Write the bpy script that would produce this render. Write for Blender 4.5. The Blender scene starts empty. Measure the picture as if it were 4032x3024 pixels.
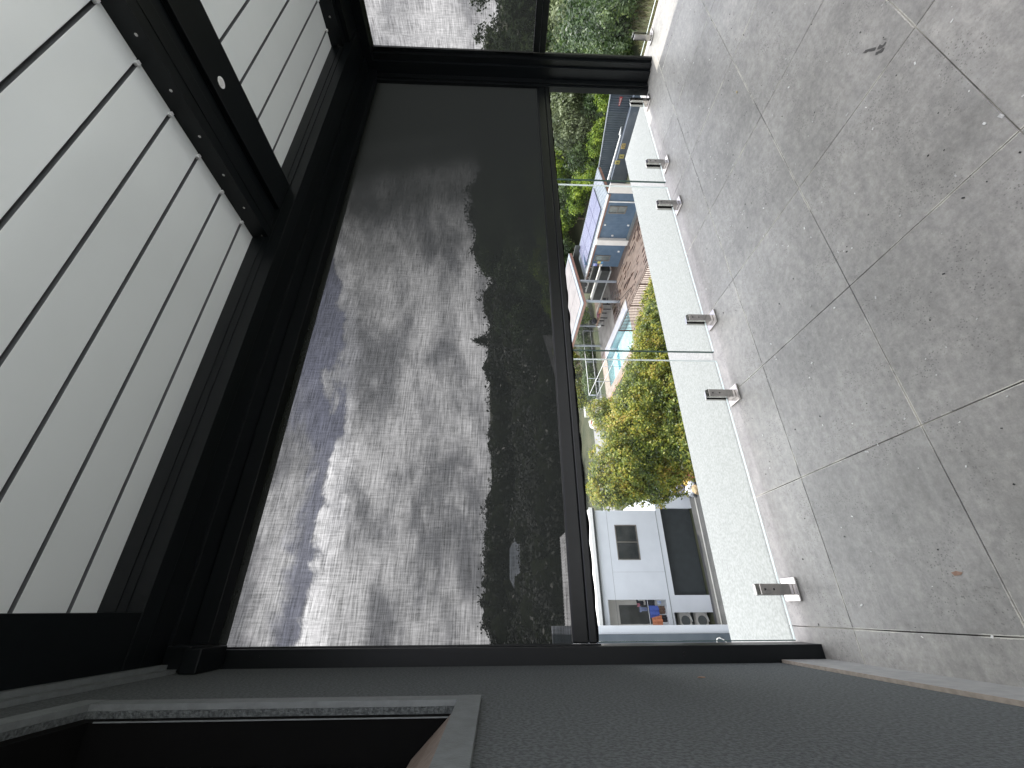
import bpy, bmesh, math, random
from mathutils import Vector, Matrix, noise as mnoise
R = math.radians
random.seed(7)
C = bpy.context.scene.collection
sc = bpy.context.scene

# ------------------------------------------------------------------ camera
H = 1.40
yaw, pit, rol = R(28.6114), R(2.0074), R(-0.7237)
c_, s_ = math.cos(yaw), math.sin(yaw)
r0 = Vector((c_, -s_, 0)); f0 = Vector((s_, c_, 0)); d0 = Vector((0, 0, -1))
fw = math.cos(pit) * f0 + math.sin(pit) * d0
d1 = -math.sin(pit) * f0 + math.cos(pit) * d0
r2 = math.cos(rol) * r0 + math.sin(rol) * d1
d2 = -math.sin(rol) * r0 + math.cos(rol) * d1
cam = bpy.data.cameras.new('camera'); co = bpy.data.objects.new('camera', cam); C.objects.link(co)
m = Matrix((d2, r2, -fw)).transposed().to_4x4()      # the phone lies on its side: image right is world down
m.translation = Vector((0, 0, H))
co.matrix_world = m
cam.sensor_width = 36.0; cam.lens = 1632.8056 / 4032 * 36
cam.clip_start = 0.02; cam.clip_end = 3000
sc.camera = co

# ------------------------------------------------------------------ light
SUN_EL, SUN_AZ = R(76), R(90)                         # azimuth from +Y towards +X
sd = Vector((math.cos(SUN_EL) * math.sin(SUN_AZ), math.cos(SUN_EL) * math.cos(SUN_AZ), math.sin(SUN_EL)))
sl = bpy.data.lights.new('sun', 'SUN'); sl.energy = 2.0; sl.angle = R(0.6); sl.color = (1.0, 0.955, 0.89)
so = bpy.data.objects.new('sun', sl); C.objects.link(so)
so.rotation_euler = (-sd).to_track_quat('-Z', 'Y').to_euler()
so.location = (0, 0, 30)

W = bpy.data.worlds.new('World'); sc.world = W; W.use_nodes = True
nt = W.node_tree; nt.nodes.clear()
def N(t, **k):
    n = nt.nodes.new(t)
    for a, b in k.items(): setattr(n, a, b)
    return n
def math_n(op, a=None, b=None, clamp=False):
    n = N('ShaderNodeMath', operation=op, use_clamp=clamp)
    for i, v in enumerate((a, b)):
        if v is None: continue
        if isinstance(v, (int, float)): n.inputs[i].default_value = v
        else: nt.links.new(v, n.inputs[i])
    return n.outputs[0]
sky = N('ShaderNodeTexSky'); sky.sky_type = 'NISHITA'; sky.sun_disc = False
sky.sun_elevation = SUN_EL; sky.sun_rotation = SUN_AZ; sky.dust_density = 2.0; sky.air_density = 1.2
bg = N('ShaderNodeBackground'); bg.inputs[1].default_value = 0.15
hz = N('ShaderNodeHueSaturation'); hz.inputs['Saturation'].default_value = 0.55; nt.links.new(sky.outputs[0], hz.inputs['Color'])
vt = N('ShaderNodeMix', data_type='RGBA', blend_type='MULTIPLY'); vt.inputs[0].default_value = 1.0; vt.inputs[7].default_value = (1.06, 0.96, 1.06, 1)
nt.links.new(hz.outputs[0], vt.inputs[6]); nt.links.new(vt.outputs[2], bg.inputs[0])
tc = N('ShaderNodeTexCoord'); DIR = tc.outputs['Generated']
def noise_n(scale, detail, loc, zs=2.0, rough=0.56, dist=0.0):
    mp = N('ShaderNodeMapping'); mp.inputs['Scale'].default_value = (1.0, 1.0, zs); mp.inputs['Location'].default_value = loc
    nt.links.new(DIR, mp.inputs[0]); n = N('ShaderNodeTexNoise'); n.inputs['Scale'].default_value = scale; n.inputs['Detail'].default_value = detail
    n.inputs['Roughness'].default_value = rough; n.inputs['Distortion'].default_value = dist
    nt.links.new(mp.outputs[0], n.inputs['Vector']); return n.outputs[0]
def sstep(v, a, b, lo=0.0, hi=1.0):
    n = N('ShaderNodeMapRange'); n.interpolation_type = 'SMOOTHSTEP'
    n.inputs[1].default_value = a; n.inputs[2].default_value = b; n.inputs[3].default_value = lo; n.inputs[4].default_value = hi
    nt.links.new(v, n.inputs[0]); return n.outputs[0]
sep = N('ShaderNodeSeparateXYZ'); nt.links.new(DIR, sep.inputs[0])
big = noise_n(3.4, 9, (0.35, 0.1, 0.55), 1.6, 0.6, 0.4)
el = math_n('ADD', sep.outputs[2], math_n('MULTIPLY', math_n('SUBTRACT', big, 0.5), 0.34))          # ragged height
side = math_n('ADD', sep.outputs[0], math_n('MULTIPLY', math_n('SUBTRACT', noise_n(2.6, 7, (5, 2, 1), 1.0), 0.5), 0.5))
bank = sstep(el, 0.350, 0.368, 1.0, 0.0)                       # long cloud bank above the skyline
upper = math_n('MULTIPLY', sstep(el, 0.385, 0.43), sstep(side, 0.30, 0.52, 1.0, 0.0))          # cloud heap higher up on the left
gen = sstep(noise_n(2.6, 8, (0.9, 3.1, 0.2), 2.2, 0.58, 0.3), 0.44, 0.56)
front = math_n('MULTIPLY', sstep(sep.outputs[1], 0.15, 0.35), sstep(sep.outputs[2], 0.72, 0.58))
local = math_n('MAXIMUM', bank, upper)
cov = math_n('ADD', math_n('MULTIPLY', local, front), math_n('MULTIPLY', gen, math_n('SUBTRACT', 1.0, front)), True)
rim = math_n('MULTIPLY', math_n('MULTIPLY', cov, math_n('SUBTRACT', 1.0, sstep(el, 0.295, 0.350, 1.0, 0.0))), sstep(el, 0.352, 0.40, 1.0, 0.0))
shade = sstep(math_n('ADD', math_n('MULTIPLY', noise_n(5.2, 8, (3.1, 0.7, 0.2), 1.9, 0.6, 0.3), 0.8), math_n('MULTIPLY', noise_n(1.8, 3, (7.1, 1.7, 0.2), 2.2), 0.2)), 0.40, 0.62)
cc = N('ShaderNodeValToRGB'); cc.color_ramp.elements[0].color = (0.55, 0.55, 0.585, 1); cc.color_ramp.elements[1].color = (1.62, 1.60, 1.62, 1)
nt.links.new(shade, cc.inputs[0])
gdir = N('ShaderNodeVectorMath', operation='DOT_PRODUCT'); gdir.inputs[1].default_value = (0.06, 0.86, 0.50); nt.links.new(DIR, gdir.inputs[0])
glow = sstep(gdir.outputs['Value'], 0.90, 1.0, 0.0, 0.25)                                       # thin bright cloud
stg = math_n('ADD', math_n('ADD', 1.0, math_n('MULTIPLY', rim, 0.9)), glow)
bg2 = N('ShaderNodeBackground'); nt.links.new(stg, bg2.inputs[1]); nt.links.new(cc.outputs[0], bg2.inputs[0])
class _O: pass
cr = _O(); cr.outputs = [math_n('ADD', math_n('MULTIPLY', cov, 0.82), 0.18)]
mx = N('ShaderNodeMixShader')
nt.links.new(cr.outputs[0], mx.inputs[0]); nt.links.new(bg.outputs[0], mx.inputs[1]); nt.links.new(bg2.outputs[0], mx.inputs[2])
out = N('ShaderNodeOutputWorld'); nt.links.new(mx.outputs[0], out.inputs[0])

sc.view_settings.view_transform = 'Standard'; sc.view_settings.look = 'None'
sc.view_settings.exposure = 1.5; sc.view_settings.gamma = 1; sc.view_settings.use_curve_mapping = False
sc.cycles.use_denoising = True
sc.cycles.max_bounces = 8; sc.cycles.diffuse_bounces = 4; sc.cycles.glossy_bounces = 4
sc.cycles.transparent_max_bounces = 16; sc.cycles.transmission_bounces = 6
sc.cycles.sample_clamp_indirect = 6.0
sc.cycles.caustics_reflective = False; sc.cycles.caustics_refractive = False

# ------------------------------------------------------------------ materials
def newmat(name):
    mt = bpy.data.materials.new(name); mt.use_nodes = True
    mt.node_tree.nodes.clear(); return mt, mt.node_tree
def mat(name, c1, c2=None, scale=8.0, rough=0.6, metal=0.0, bump=0.0, bscale=None, detail=6, ramp=(0.35, 0.65),
        stretch=(1, 1, 1), spec=0.5, isl=0.0, rvar=0.0, third=None, coat=0.0):
    """principled material whose colour wanders between c1 and c2 with noise in object space"""
    mt, t = newmat(name); nn = t.nodes.new; L = t.links.new
    b = nn('ShaderNodeBsdfPrincipled'); o = nn('ShaderNodeOutputMaterial'); L(b.outputs[0], o.inputs[0])
    b.inputs['Roughness'].default_value = rough; b.inputs['Metallic'].default_value = metal
    b.inputs['Specular IOR Level'].default_value = spec
    if coat: b.inputs['Coat Weight'].default_value = coat
    c2 = c2 or tuple(min(1, v * 1.12) for v in c1)
    tcn = nn('ShaderNodeTexCoord'); mpn = nn('ShaderNodeMapping'); mpn.inputs['Scale'].default_value = stretch
    L(tcn.outputs['Object'], mpn.inputs[0])
    ns = nn('ShaderNodeTexNoise'); ns.inputs['Scale'].default_value = scale; ns.inputs['Detail'].default_value = detail
    L(mpn.outputs[0], ns.inputs['Vector'])
    rp = nn('ShaderNodeValToRGB'); rp.color_ramp.elements[0].position = ramp[0]; rp.color_ramp.elements[1].position = ramp[1]
    rp.color_ramp.elements[0].color = (*c1, 1); rp.color_ramp.elements[1].color = (*c2, 1)
    if third:
        e = rp.color_ramp.elements.new(third[0]); e.color = (*third[1], 1)
    fac = ns.outputs[0]
    if isl:
        g = nn('ShaderNodeNewGeometry'); mm = nn('ShaderNodeMath'); mm.operation = 'MULTIPLY_ADD'
        L(g.outputs['Random Per Island'], mm.inputs[0]); mm.inputs[1].default_value = isl; 
        sb = nn('ShaderNodeMath'); sb.operation = 'ADD'; sb.inputs[1].default_value = -isl * 0.5
        L(fac, sb.inputs[0]); L(sb.outputs[0], mm.inputs[2]); fac = mm.outputs[0]
    L(fac, rp.inputs[0]); L(rp.outputs[0], b.inputs['Base Color'])
    if rvar:
        mr = nn('ShaderNodeMapRange'); mr.inputs[3].default_value = rough - rvar; mr.inputs[4].default_value = rough + rvar
        L(ns.outputs[0], mr.inputs[0]); L(mr.outputs[0], b.inputs['Roughness'])
    if bump:
        n3 = nn('ShaderNodeTexNoise'); n3.inputs['Scale'].default_value = bscale or scale * 6; n3.inputs['Detail'].default_value = 4
        L(mpn.outputs[0], n3.inputs['Vector'])
        bp = nn('ShaderNodeBump'); bp.inputs['Strength'].default_value = bump; bp.inputs['Distance'].default_value = 0.01
        L(n3.outputs[0], bp.inputs['Height']); L(bp.outputs[0], b.inputs['Normal'])
    return mt

def glass_mat(name, tint, refl=1.0, film=0.0):
    mt, t = newmat(name); nn = t.nodes.new; L = t.links.new
    tr = nn('ShaderNodeBsdfTransparent'); tr.inputs[0].default_value = (*tint, 1)
    gl = nn('ShaderNodeBsdfGlossy'); gl.inputs['Roughness'].default_value = 0.0
    fr = nn('ShaderNodeFresnel'); fr.inputs[0].default_value = 1.45
    mu = nn('ShaderNodeMath'); mu.operation = 'MULTIPLY'; mu.inputs[1].default_value = refl
    ge = nn('ShaderNodeNewGeometry'); bf = nn('ShaderNodeMath'); bf.operation = 'SUBTRACT'; bf.inputs[0].default_value = 1; L(ge.outputs['Backfacing'], bf.inputs[1])
    m2 = nn('ShaderNodeMath'); m2.operation = 'MULTIPLY'; L(fr.outputs[0], m2.inputs[0]); L(bf.outputs[0], m2.inputs[1]); L(m2.outputs[0], mu.inputs[0])
    mx = nn('ShaderNodeMixShader'); L(mu.outputs[0], mx.inputs[0]); L(tr.outputs[0], mx.inputs[1]); L(gl.outputs[0], mx.inputs[2])
    o = nn('ShaderNodeOutputMaterial'); L(mx.outputs[0], o.inputs[0]); return mt

def mesh_fabric(name, axis_scale, open0=0.42):
    """woven sunscreen mesh: open holes seen face on, closing up as it is seen more and more side on"""
    mt, t = newmat(name); nn = t.nodes.new; L = t.links.new
    def M(op, a, b=None, clamp=False):
        n = nn('ShaderNodeMath'); n.operation = op; n.use_clamp = clamp
        for i, v in enumerate((a, b)):
            if v is None: continue
            if isinstance(v, (int, float)): n.inputs[i].default_value = v
            else: L(v, n.inputs[i])
        return n.outputs[0]
    lw = nn('ShaderNodeLayerWeight'); lw.inputs[0].default_value = 0.5
    cosv = M('SUBTRACT', 1.0, lw.outputs['Facing'])
    mrn = nn('ShaderNodeMapRange'); mrn.interpolation_type = 'SMOOTHSTEP'; mrn.inputs[1].default_value = 0.50; mrn.inputs[2].default_value = 0.88
    L(cosv, mrn.inputs[0]); op = mrn.outputs[0]
    tcn = nn('ShaderNodeTexCoord')
    outs = []
    for sc_ in axis_scale:
        mpn = nn('ShaderNodeMapping'); mpn.inputs['Scale'].default_value = sc_; L(tcn.outputs['Object'], mpn.inputs[0])
        ns = nn('ShaderNodeTexNoise'); ns.inputs['Scale'].default_value = 1.0; ns.inputs['Detail'].default_value = 3; ns.inputs['Roughness'].default_value = 0.7
        L(mpn.outputs[0], ns.inputs['Vector']); outs.append(ns.outputs[0])
    w = M('ADD', M('MULTIPLY', outs[0], 0.7), M('MULTIPLY', outs[1], 1.3))                         # about 1
    w = M('ADD', M('MULTIPLY', M('SUBTRACT', w, 1.0), 2.2), 1.0)
    fac = M('MULTIPLY', M('MULTIPLY', op, w), open0, True)
    tr = nn('ShaderNodeBsdfTransparent')
    df = nn('ShaderNodeBsdfDiffuse'); df.inputs[0].default_value = (0.006, 0.007, 0.007, 1)
    tl = nn('ShaderNodeBsdfTranslucent'); tl.inputs[0].default_value = (0.012, 0.013, 0.012, 1)
    ad = nn('ShaderNodeAddShader'); L(df.outputs[0], ad.inputs[0]); L(tl.outputs[0], ad.inputs[1])
    mx = nn('ShaderNodeMixShader'); L(fac, mx.inputs[0]); L(ad.outputs[0], mx.inputs[1]); L(tr.outputs[0], mx.inputs[2])
    o = nn('ShaderNodeOutputMaterial'); L(mx.outputs[0], o.inputs[0]); return mt

def leaf_mat(name, cols, nscale=0.9, seed=0.0, trans=0.35):
    mt, t = newmat(name); nn = t.nodes.new; L = t.links.new
    g = nn('ShaderNodeNewGeometry'); tcn = nn('ShaderNodeTexCoord')
    ns = nn('ShaderNodeTexNoise'); ns.inputs['Scale'].default_value = nscale; ns.inputs['Detail'].default_value = 3
    mpn = nn('ShaderNodeMapping'); mpn.inputs['Location'].default_value = (seed, seed * .7, 0); L(tcn.outputs['Object'], mpn.inputs[0]); L(mpn.outputs[0], ns.inputs['Vector'])
    ad = nn('ShaderNodeMath'); ad.operation = 'MULTIPLY_ADD'; L(g.outputs['Random Per Island'], ad.inputs[0]); ad.inputs[1].default_value = 0.55
    s2 = nn('ShaderNodeMath'); s2.operation = 'MULTIPLY_ADD'; L(ns.outputs[0], s2.inputs[0]); s2.inputs[1].default_value = 1.5; s2.inputs[2].default_value = -0.52
    L(s2.outputs[0], ad.inputs[2])
    rp = nn('ShaderNodeValToRGB'); els = rp.color_ramp.elements
    els[0].position = 0; els[0].color = (*cols[0], 1); els[1].position = 1; els[1].color = (*cols[-1], 1)
    for i, cl in enumerate(cols[1:-1]):
        e = els.new((i + 1) / (len(cols) - 1)); e.color = (*cl, 1)
    L(ad.outputs[0], rp.inputs[0])
    b = nn('ShaderNodeBsdfPrincipled'); b.inputs['Roughness'].default_value = 0.42; b.inputs['Specular IOR Level'].default_value = 0.45
    L(rp.outputs[0], b.inputs['Base Color'])
    tl = nn('ShaderNodeBsdfTranslucent'); L(rp.outputs[0], tl.inputs[0])
    mx = nn('ShaderNodeMixShader'); mx.inputs[0].default_value = trans; L(b.outputs[0], mx.inputs[1]); L(tl.outputs[0], mx.inputs[2])
    o = nn('ShaderNodeOutputMaterial'); L(mx.outputs[0], o.inputs[0]); return mt

def tile_mat():
    mt, t = newmat('porcelain_tile'); nn = t.nodes.new; L = t.links.new
    b = nn('ShaderNodeBsdfPrincipled'); o = nn('ShaderNodeOutputMaterial'); L(b.outputs[0], o.inputs[0])
    b.inputs['Roughness'].default_value = 0.5
    tcn = nn('ShaderNodeTexCoord'); g = nn('ShaderNodeNewGeometry')
    def noise(s, d, loc=(0, 0, 0), st=(1, 1, 1), rg=0.6):
        mpn = nn('ShaderNodeMapping'); mpn.inputs['Location'].default_value = loc; mpn.inputs['Scale'].default_value = st
        L(tcn.outputs['Object'], mpn.inputs[0]); n = nn('ShaderNodeTexNoise'); n.inputs['Scale'].default_value = s; n.inputs['Detail'].default_value = d
        n.inputs['Roughness'].default_value = rg; L(mpn.outputs[0], n.inputs['Vector']); return n.outputs[0]
    def ramp(v, p0, c0, p1, c1):
        r = nn('ShaderNodeValToRGB'); r.color_ramp.elements[0].position = p0; r.color_ramp.elements[0].color = (*c0, 1)
        r.color_ramp.elements[1].position = p1; r.color_ramp.elements[1].color = (*c1, 1); L(v, r.inputs[0]); return r.outputs[0]
    def mixc(mode, f, a, c):
        n = nn('ShaderNodeMix'); n.data_type = 'RGBA'; n.blend_type = mode
        if isinstance(f, (int, float)): n.inputs[0].default_value = f
        else: L(f, n.inputs[0])
        L(a, n.inputs[6]); L(c, n.inputs[7]); return n.outputs[2]
    base = ramp(noise(2.2, 5), 0.3, (0.265, 0.260, 0.241), 0.7, (0.400, 0.390, 0.365))
    isl = ramp(g.outputs['Random Per Island'], 0.0, (0.86, 0.86, 0.86), 1.0, (1.07, 1.07, 1.06))
    base = mixc('MULTIPLY', 1.0, base, isl)
    base = mixc('MULTIPLY', 1.0, base, ramp(noise(34, 9, rg=0.8), 0.36, (0.76, 0.76, 0.76), 0.64, (1.16, 1.16, 1.15)))
    base = mixc('MULTIPLY', 0.8, base, ramp(noise(9, 6, (3, 2, 0), (1, 2.2, 1), 0.7), 0.32, (0.80, 0.80, 0.80), 0.68, (1.13, 1.12, 1.10)))
    # pores: small dark pits gathered in patches
    vo = nn('ShaderNodeTexVoronoi'); vo.inputs['Scale'].default_value = 105; L(tcn.outputs['Object'], vo.inputs['Vector'])
    pit = nn('ShaderNodeMapRange'); pit.inputs[1].default_value = 0.16; pit.inputs[2].default_value = 0.30; L(vo.outputs['Distance'], pit.inputs[0])
    pm = nn('ShaderNodeMapRange'); pm.inputs[1].default_value = 0.46; pm.inputs[2].default_value = 0.60; L(noise(5.5, 3, (9, 4, 0)), pm.inputs[0])
    inv = nn('ShaderNodeMath'); inv.operation = 'SUBTRACT'; inv.inputs[0].default_value = 1; L(pit.outputs[0], inv.inputs[1])
    mu = nn('ShaderNodeMath'); mu.operation = 'MULTIPLY'; L(inv.outputs[0], mu.inputs[0]); L(pm.outputs[0], mu.inputs[1])
    dk = nn('ShaderNodeRGB'); dk.outputs[0].default_value = (0.10, 0.098, 0.09, 1)
    m7 = nn('ShaderNodeMath'); m7.operation = 'MULTIPLY'; m7.inputs[1].default_value = 0.75; L(mu.outputs[0], m7.inputs[0])
    base = mixc('MIX', m7.outputs[0], base, dk.outputs[0])
    # chalky scuffs
    sc2 = nn('ShaderNodeMapRange'); sc2.inputs[1].default_value = 0.60; sc2.inputs[2].default_value = 0.76; L(noise(7, 9, (1, 7, 0), (1, 2.5, 1), 0.75), sc2.inputs[0])
    wh = nn('ShaderNodeRGB'); wh.outputs[0].default_value = (0.42, 0.415, 0.39, 1)
    wh2 = nn('ShaderNodeRGB'); wh2.outputs[0].default_value = (0.60, 0.585, 0.51, 1)
    s3 = nn('ShaderNodeMath'); s3.operation = 'MULTIPLY'; s3.inputs[1].default_value = 0.45; L(sc2.outputs[0], s3.inputs[0])
    base = mixc('MIX', s3.outputs[0], base, wh.outputs[0])
    sp_ = nn('ShaderNodeSeparateXYZ'); L(tcn.outputs['Object'], sp_.inputs[0])
    def Mm(op, a, c=None, clamp=False):
        n = nn('ShaderNodeMath'); n.operation = op; n.use_clamp = clamp
        for i, v in enumerate((a, c)):
            if v is None: continue
            if isinstance(v, (int, float)): n.inputs[i].default_value = v
            else: L(v, n.inputs[i])
        return n.outputs[0]
    def jd(v, off, per):                       # distance to the nearest joint
        m_ = Mm('FLOORED_MODULO', Mm('ADD', v, -off + per / 2), per); return Mm('ABSOLUTE', Mm('SUBTRACT', m_, per / 2))
    for v, off, per, lc in ((sp_.outputs[0], -0.0725, 0.6, (2, 5, 0)), (sp_.outputs[1], 0.604, 0.6125, (6, 1, 0))):
        dist = jd(v, off, per)
        lim = Mm('MULTIPLY', noise(55, 6, lc, rg=0.75), 0.0098)
        on = Mm('LESS_THAN', dist, lim)
        pr_ = nn('ShaderNodeMapRange'); pr_.inputs[1].default_value = 0.48; pr_.inputs[2].default_value = 0.56; L(noise(3.0, 8, lc, rg=0.7), pr_.inputs[0])
        base = mixc('MIX', Mm('MULTIPLY', Mm('MULTIPLY', on, pr_.outputs[0]), 0.85), base, wh2.outputs[0])
        # grime haloes along the joints
        hl = nn('ShaderNodeMapRange'); hl.inputs[1].default_value = 0.09; hl.inputs[2].default_value = 0.0; L(dist, hl.inputs[0])
        ph = nn('ShaderNodeMapRange'); ph.inputs[1].default_value = 0.50; ph.inputs[2].default_value = 0.66; L(noise(3.3, 8, (lc[1], lc[0], 3), rg=0.75), ph.inputs[0])
        base = mixc('MIX', Mm('MULTIPLY', Mm('MULTIPLY', hl.outputs[0], ph.outputs[0]), 0.45), base, wh.outputs[0])
    L(base, b.inputs['Base Color'])
    bp = nn('ShaderNodeBump'); bp.inputs['Strength'].default_value = 0.28; bp.inputs['Distance'].default_value = 0.002
    L(noise(60, 6, rg=0.7), bp.inputs['Height']); L(bp.outputs[0], b.inputs['Normal'])
    return mt

M = {}
M['tile'] = tile_mat()
M['grout'] = mat('grout', (0.03, 0.028, 0.025), (0.5, 0.48, 0.42), scale=1.9, detail=6, ramp=(0.46, 0.56), rough=0.9)
M['ledge'] = mat('pale_coated_concrete', (0.17, 0.178, 0.175), (0.24, 0.25, 0.246), scale=75, detail=5, rough=0.6, bump=0.2)
M['bounce_slab'] = mat('white_bounce_coating', (0.56, 0.585, 0.59), (0.63, 0.655, 0.66), scale=20, rough=0.5)  # kept very pale so the unseen slab throws light upward
M['black'] = mat('black_powdercoat', (0.003, 0.0042, 0.005), (0.004, 0.0055, 0.0064), scale=30, rough=0.36, spec=0.28)
M['black_s'] = mat('black_powdercoat_satin', (0.004, 0.005, 0.0055), (0.006, 0.0075, 0.008), scale=30, rough=0.28, spec=0.3)
M['louvre'] = mat('louvre_enamel', (0.80, 0.84, 0.83), (0.86, 0.90, 0.89), scale=1.3, detail=8, rough=0.15, spec=0.7, rvar=0.05)
M['lip_shade'] = mat('louvre_lip_shade', (0.12, 0.128, 0.132), (0.15, 0.158, 0.162), scale=10, rough=0.5)  # overlap lip, and the painted shade on the blade sides
M['steel'] = mat('polished_stainless', (0.38, 0.37, 0.355), (0.50, 0.48, 0.455), scale=20, rough=0.14, metal=1.0, rvar=0.05)
M['chrome'] = mat('bright_pin', (0.8, 0.8, 0.8), scale=20, rough=0.3)
M['hole'] = mat('dark_screw', (0.006, 0.006, 0.006), scale=20, rough=0.5)
M['gasket'] = mat('black_gasket', (0.004, 0.004, 0.004), scale=20, rough=0.8, spec=0.04)
M['glass'] = glass_mat('clear_glass', (0.965, 0.985, 0.975), 0.5)
M['gedge'] = mat('glass_edge', (0.03, 0.06, 0.055), (0.05, 0.09, 0.08), scale=10, rough=0.15)
M['gedge_l'] = mat('glass_edge_polished', (0.74, 0.80, 0.78), (0.80, 0.86, 0.84), scale=10, rough=0.15)
M['screen_f'] = mesh_fabric('sunscreen_mesh_front', [(130, 1, 10), (7, 1, 150)], 0.080)
M['screen_s'] = mesh_fabric('sunscreen_mesh_side', [(1, 130, 10), (1, 7, 150)], 0.14)
M['render'] = mat('dark_render', (0.062, 0.070, 0.071), (0.112, 0.124, 0.125), scale=120, detail=8, rough=0.9, bump=1.0, bscale=170, ramp=(0.42, 0.58))
M['trim'] = mat('painted_trim', (0.12, 0.13, 0.13), (0.15, 0.165, 0.165), scale=40, rough=0.55, bump=0.2)
M['timber_sill'] = mat('oiled_timber', (0.15, 0.115, 0.09), (0.26, 0.21, 0.17), scale=9, stretch=(1, 9, 9), rough=0.5)
M['skirt'] = mat('skirting_tile', (0.24, 0.245, 0.24), (0.31, 0.31, 0.30), scale=26, rough=0.5, bump=0.15)
M['skirt_e'] = mat('skirting_bare_edge', (0.30, 0.26, 0.21), (0.38, 0.33, 0.27), scale=60, rough=0.8)
M['darkpane'] = mat('dark_pane', (0.012, 0.014, 0.015), scale=3, rough=0.03, spec=0.9)
M['dust'] = mat('pale_debris', (0.5, 0.5, 0.48), (0.75, 0.75, 0.72), scale=90, rough=0.4, isl=0.8)
M['stain'] = mat('damp_stain', (0.075, 0.072, 0.068), (0.10, 0.096, 0.09), scale=40, rough=0.35)
M['leafdry'] = mat('dry_leaf', (0.30, 0.25, 0.14), (0.45, 0.38, 0.24), scale=90, rough=0.7)
M['rust'] = mat('rusty_smear', (0.25, 0.15, 0.10), (0.33, 0.21, 0.15), scale=70, rough=0.8)
# outside
M['ground'] = mat('ground_soil_grass', (0.03, 0.038, 0.016), (0.06, 0.062, 0.032), scale=0.6, rough=0.95, detail=9)
M['asphalt'] = mat('asphalt', (0.045, 0.047, 0.048), (0.07, 0.07, 0.07), scale=2.5, detail=9, rough=0.9)
M['asphalt_l'] = mat('worn_road', (0.17, 0.17, 0.165), (0.24, 0.24, 0.235), scale=1.2, detail=9, rough=0.9)
M['deck'] = mat('brown_pavers', (0.06, 0.043, 0.033), (0.135, 0.10, 0.080), scale=2.2, detail=7, rough=0.55, stretch=(2.4, 0.7, 1), third=(0.5, (0.11, 0.078, 0.062)))
M['wet'] = mat('wet_paver', (0.035, 0.018, 0.012), (0.055, 0.03, 0.02), scale=4, rough=0.25)
M['concrete'] = mat('pale_concrete', (0.17, 0.155, 0.135), (0.26, 0.24, 0.215), scale=1.3, detail=9, rough=0.8)
M['coping'] = mat('stone_coping', (0.22, 0.175, 0.145), (0.32, 0.265, 0.225), scale=2.5, detail=8, rough=0.7)
M['coping_w'] = mat('white_coping', (0.24, 0.24, 0.27), (0.30, 0.30, 0.32), scale=2.5, rough=0.5)
M['white'] = mat('white_cladding', (0.60, 0.63, 0.67), (0.64, 0.67, 0.71), scale=1.5, rough=0.6)
M['white2'] = mat('white_paint', (0.72, 0.72, 0.70), (0.78, 0.78, 0.76), scale=3, rough=0.5)
M['cream'] = mat('cream_paint', (0.66, 0.63, 0.58), (0.73, 0.70, 0.65), scale=2, rough=0.6)
M['bluewall'] = mat('blue_cladding', (0.075, 0.125, 0.185), (0.10, 0.155, 0.22), scale=2.5, rough=0.55)
M['navy'] = mat('navy_trim', (0.03, 0.04, 0.06), scale=3, rough=0.5)
M['roofw'] = mat('pale_roof_sheet', (0.18, 0.205, 0.23), (0.22, 0.245, 0.27), scale=1.5, rough=0.4)
M['roofp'] = mat('pinkish_roof_sheet', (0.165, 0.148, 0.142), (0.20, 0.18, 0.172), scale=1.5, rough=0.5)
M['solar'] = mat('solar_cell', (0.10, 0.105, 0.17), (0.125, 0.13, 0.20), scale=2.5, rough=0.4, spec=0.5)
M['alu'] = mat('aluminium', (0.55, 0.57, 0.6), scale=5, rough=0.35, metal=0.8)
M['fascia'] = mat('rusty_fascia', (0.21, 0.105, 0.075), (0.29, 0.16, 0.12), scale=3, rough=0.7)
M['brownlining'] = mat('brown_lining', (0.14, 0.07, 0.045), (0.2, 0.11, 0.08), scale=4, stretch=(1, 6, 1), rough=0.6)
M['frame'] = mat('bronze_frame', (0.13, 0.12, 0.105), (0.17, 0.16, 0.14), scale=5, rough=0.5)
M['pane'] = mat('grey_pane', (0.10, 0.12, 0.12), (0.17, 0.19, 0.18), scale=1.5, rough=0.08, spec=0.7)
M['pane_d'] = mat('dark_window_glass', (0.02, 0.025, 0.026), (0.05, 0.055, 0.055), scale=1.5, rough=0.15, spec=0.3)
M['darkpanel'] = mat('dark_shade_panel', (0.022, 0.028, 0.03), (0.03, 0.037, 0.04), scale=3, detail=8, rough=0.7)
M['inside'] = mat('dark_interior', (0.05, 0.055, 0.05), (0.08, 0.085, 0.08), scale=2, rough=0.8)
M['corr'] = mat('corrugated_fence_steel', (0.085, 0.105, 0.125), (0.115, 0.135, 0.155), scale=1.2, rough=0.5)
M['bluegrey'] = mat('slate_blue_panel', (0.075, 0.095, 0.125), (0.11, 0.13, 0.16), scale=1.6, rough=0.6)
M['picket'] = mat('dark_brown_picket', (0.05, 0.024, 0.016), (0.08, 0.04, 0.026), scale=3, rough=0.5)
M['galv'] = mat('galvanised_post', (0.34, 0.37, 0.41), (0.42, 0.45, 0.49), scale=4, rough=0.4, metal=0.3)
M['wood'] = mat('weathered_wood', (0.24, 0.15, 0.10), (0.36, 0.24, 0.17), scale=4, stretch=(1, 5, 1), rough=0.7)
M['paling'] = mat('grey_palings', (0.28, 0.27, 0.27), (0.40, 0.39, 0.38), scale=3, stretch=(6, 6, 1), rough=0.9)
M['fabric_dk'] = mat('dark_cloth', (0.018, 0.020, 0.025), (0.035, 0.037, 0.045), scale=14, rough=0.95)
M['blue'] = mat('blue_cloth', (0.04, 0.075, 0.30), (0.065, 0.11, 0.38), scale=9, rough=0.9)
M['orange'] = mat('orange_cloth', (0.50, 0.17, 0.085), (0.62, 0.25, 0.13), scale=9, rough=0.9)
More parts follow.
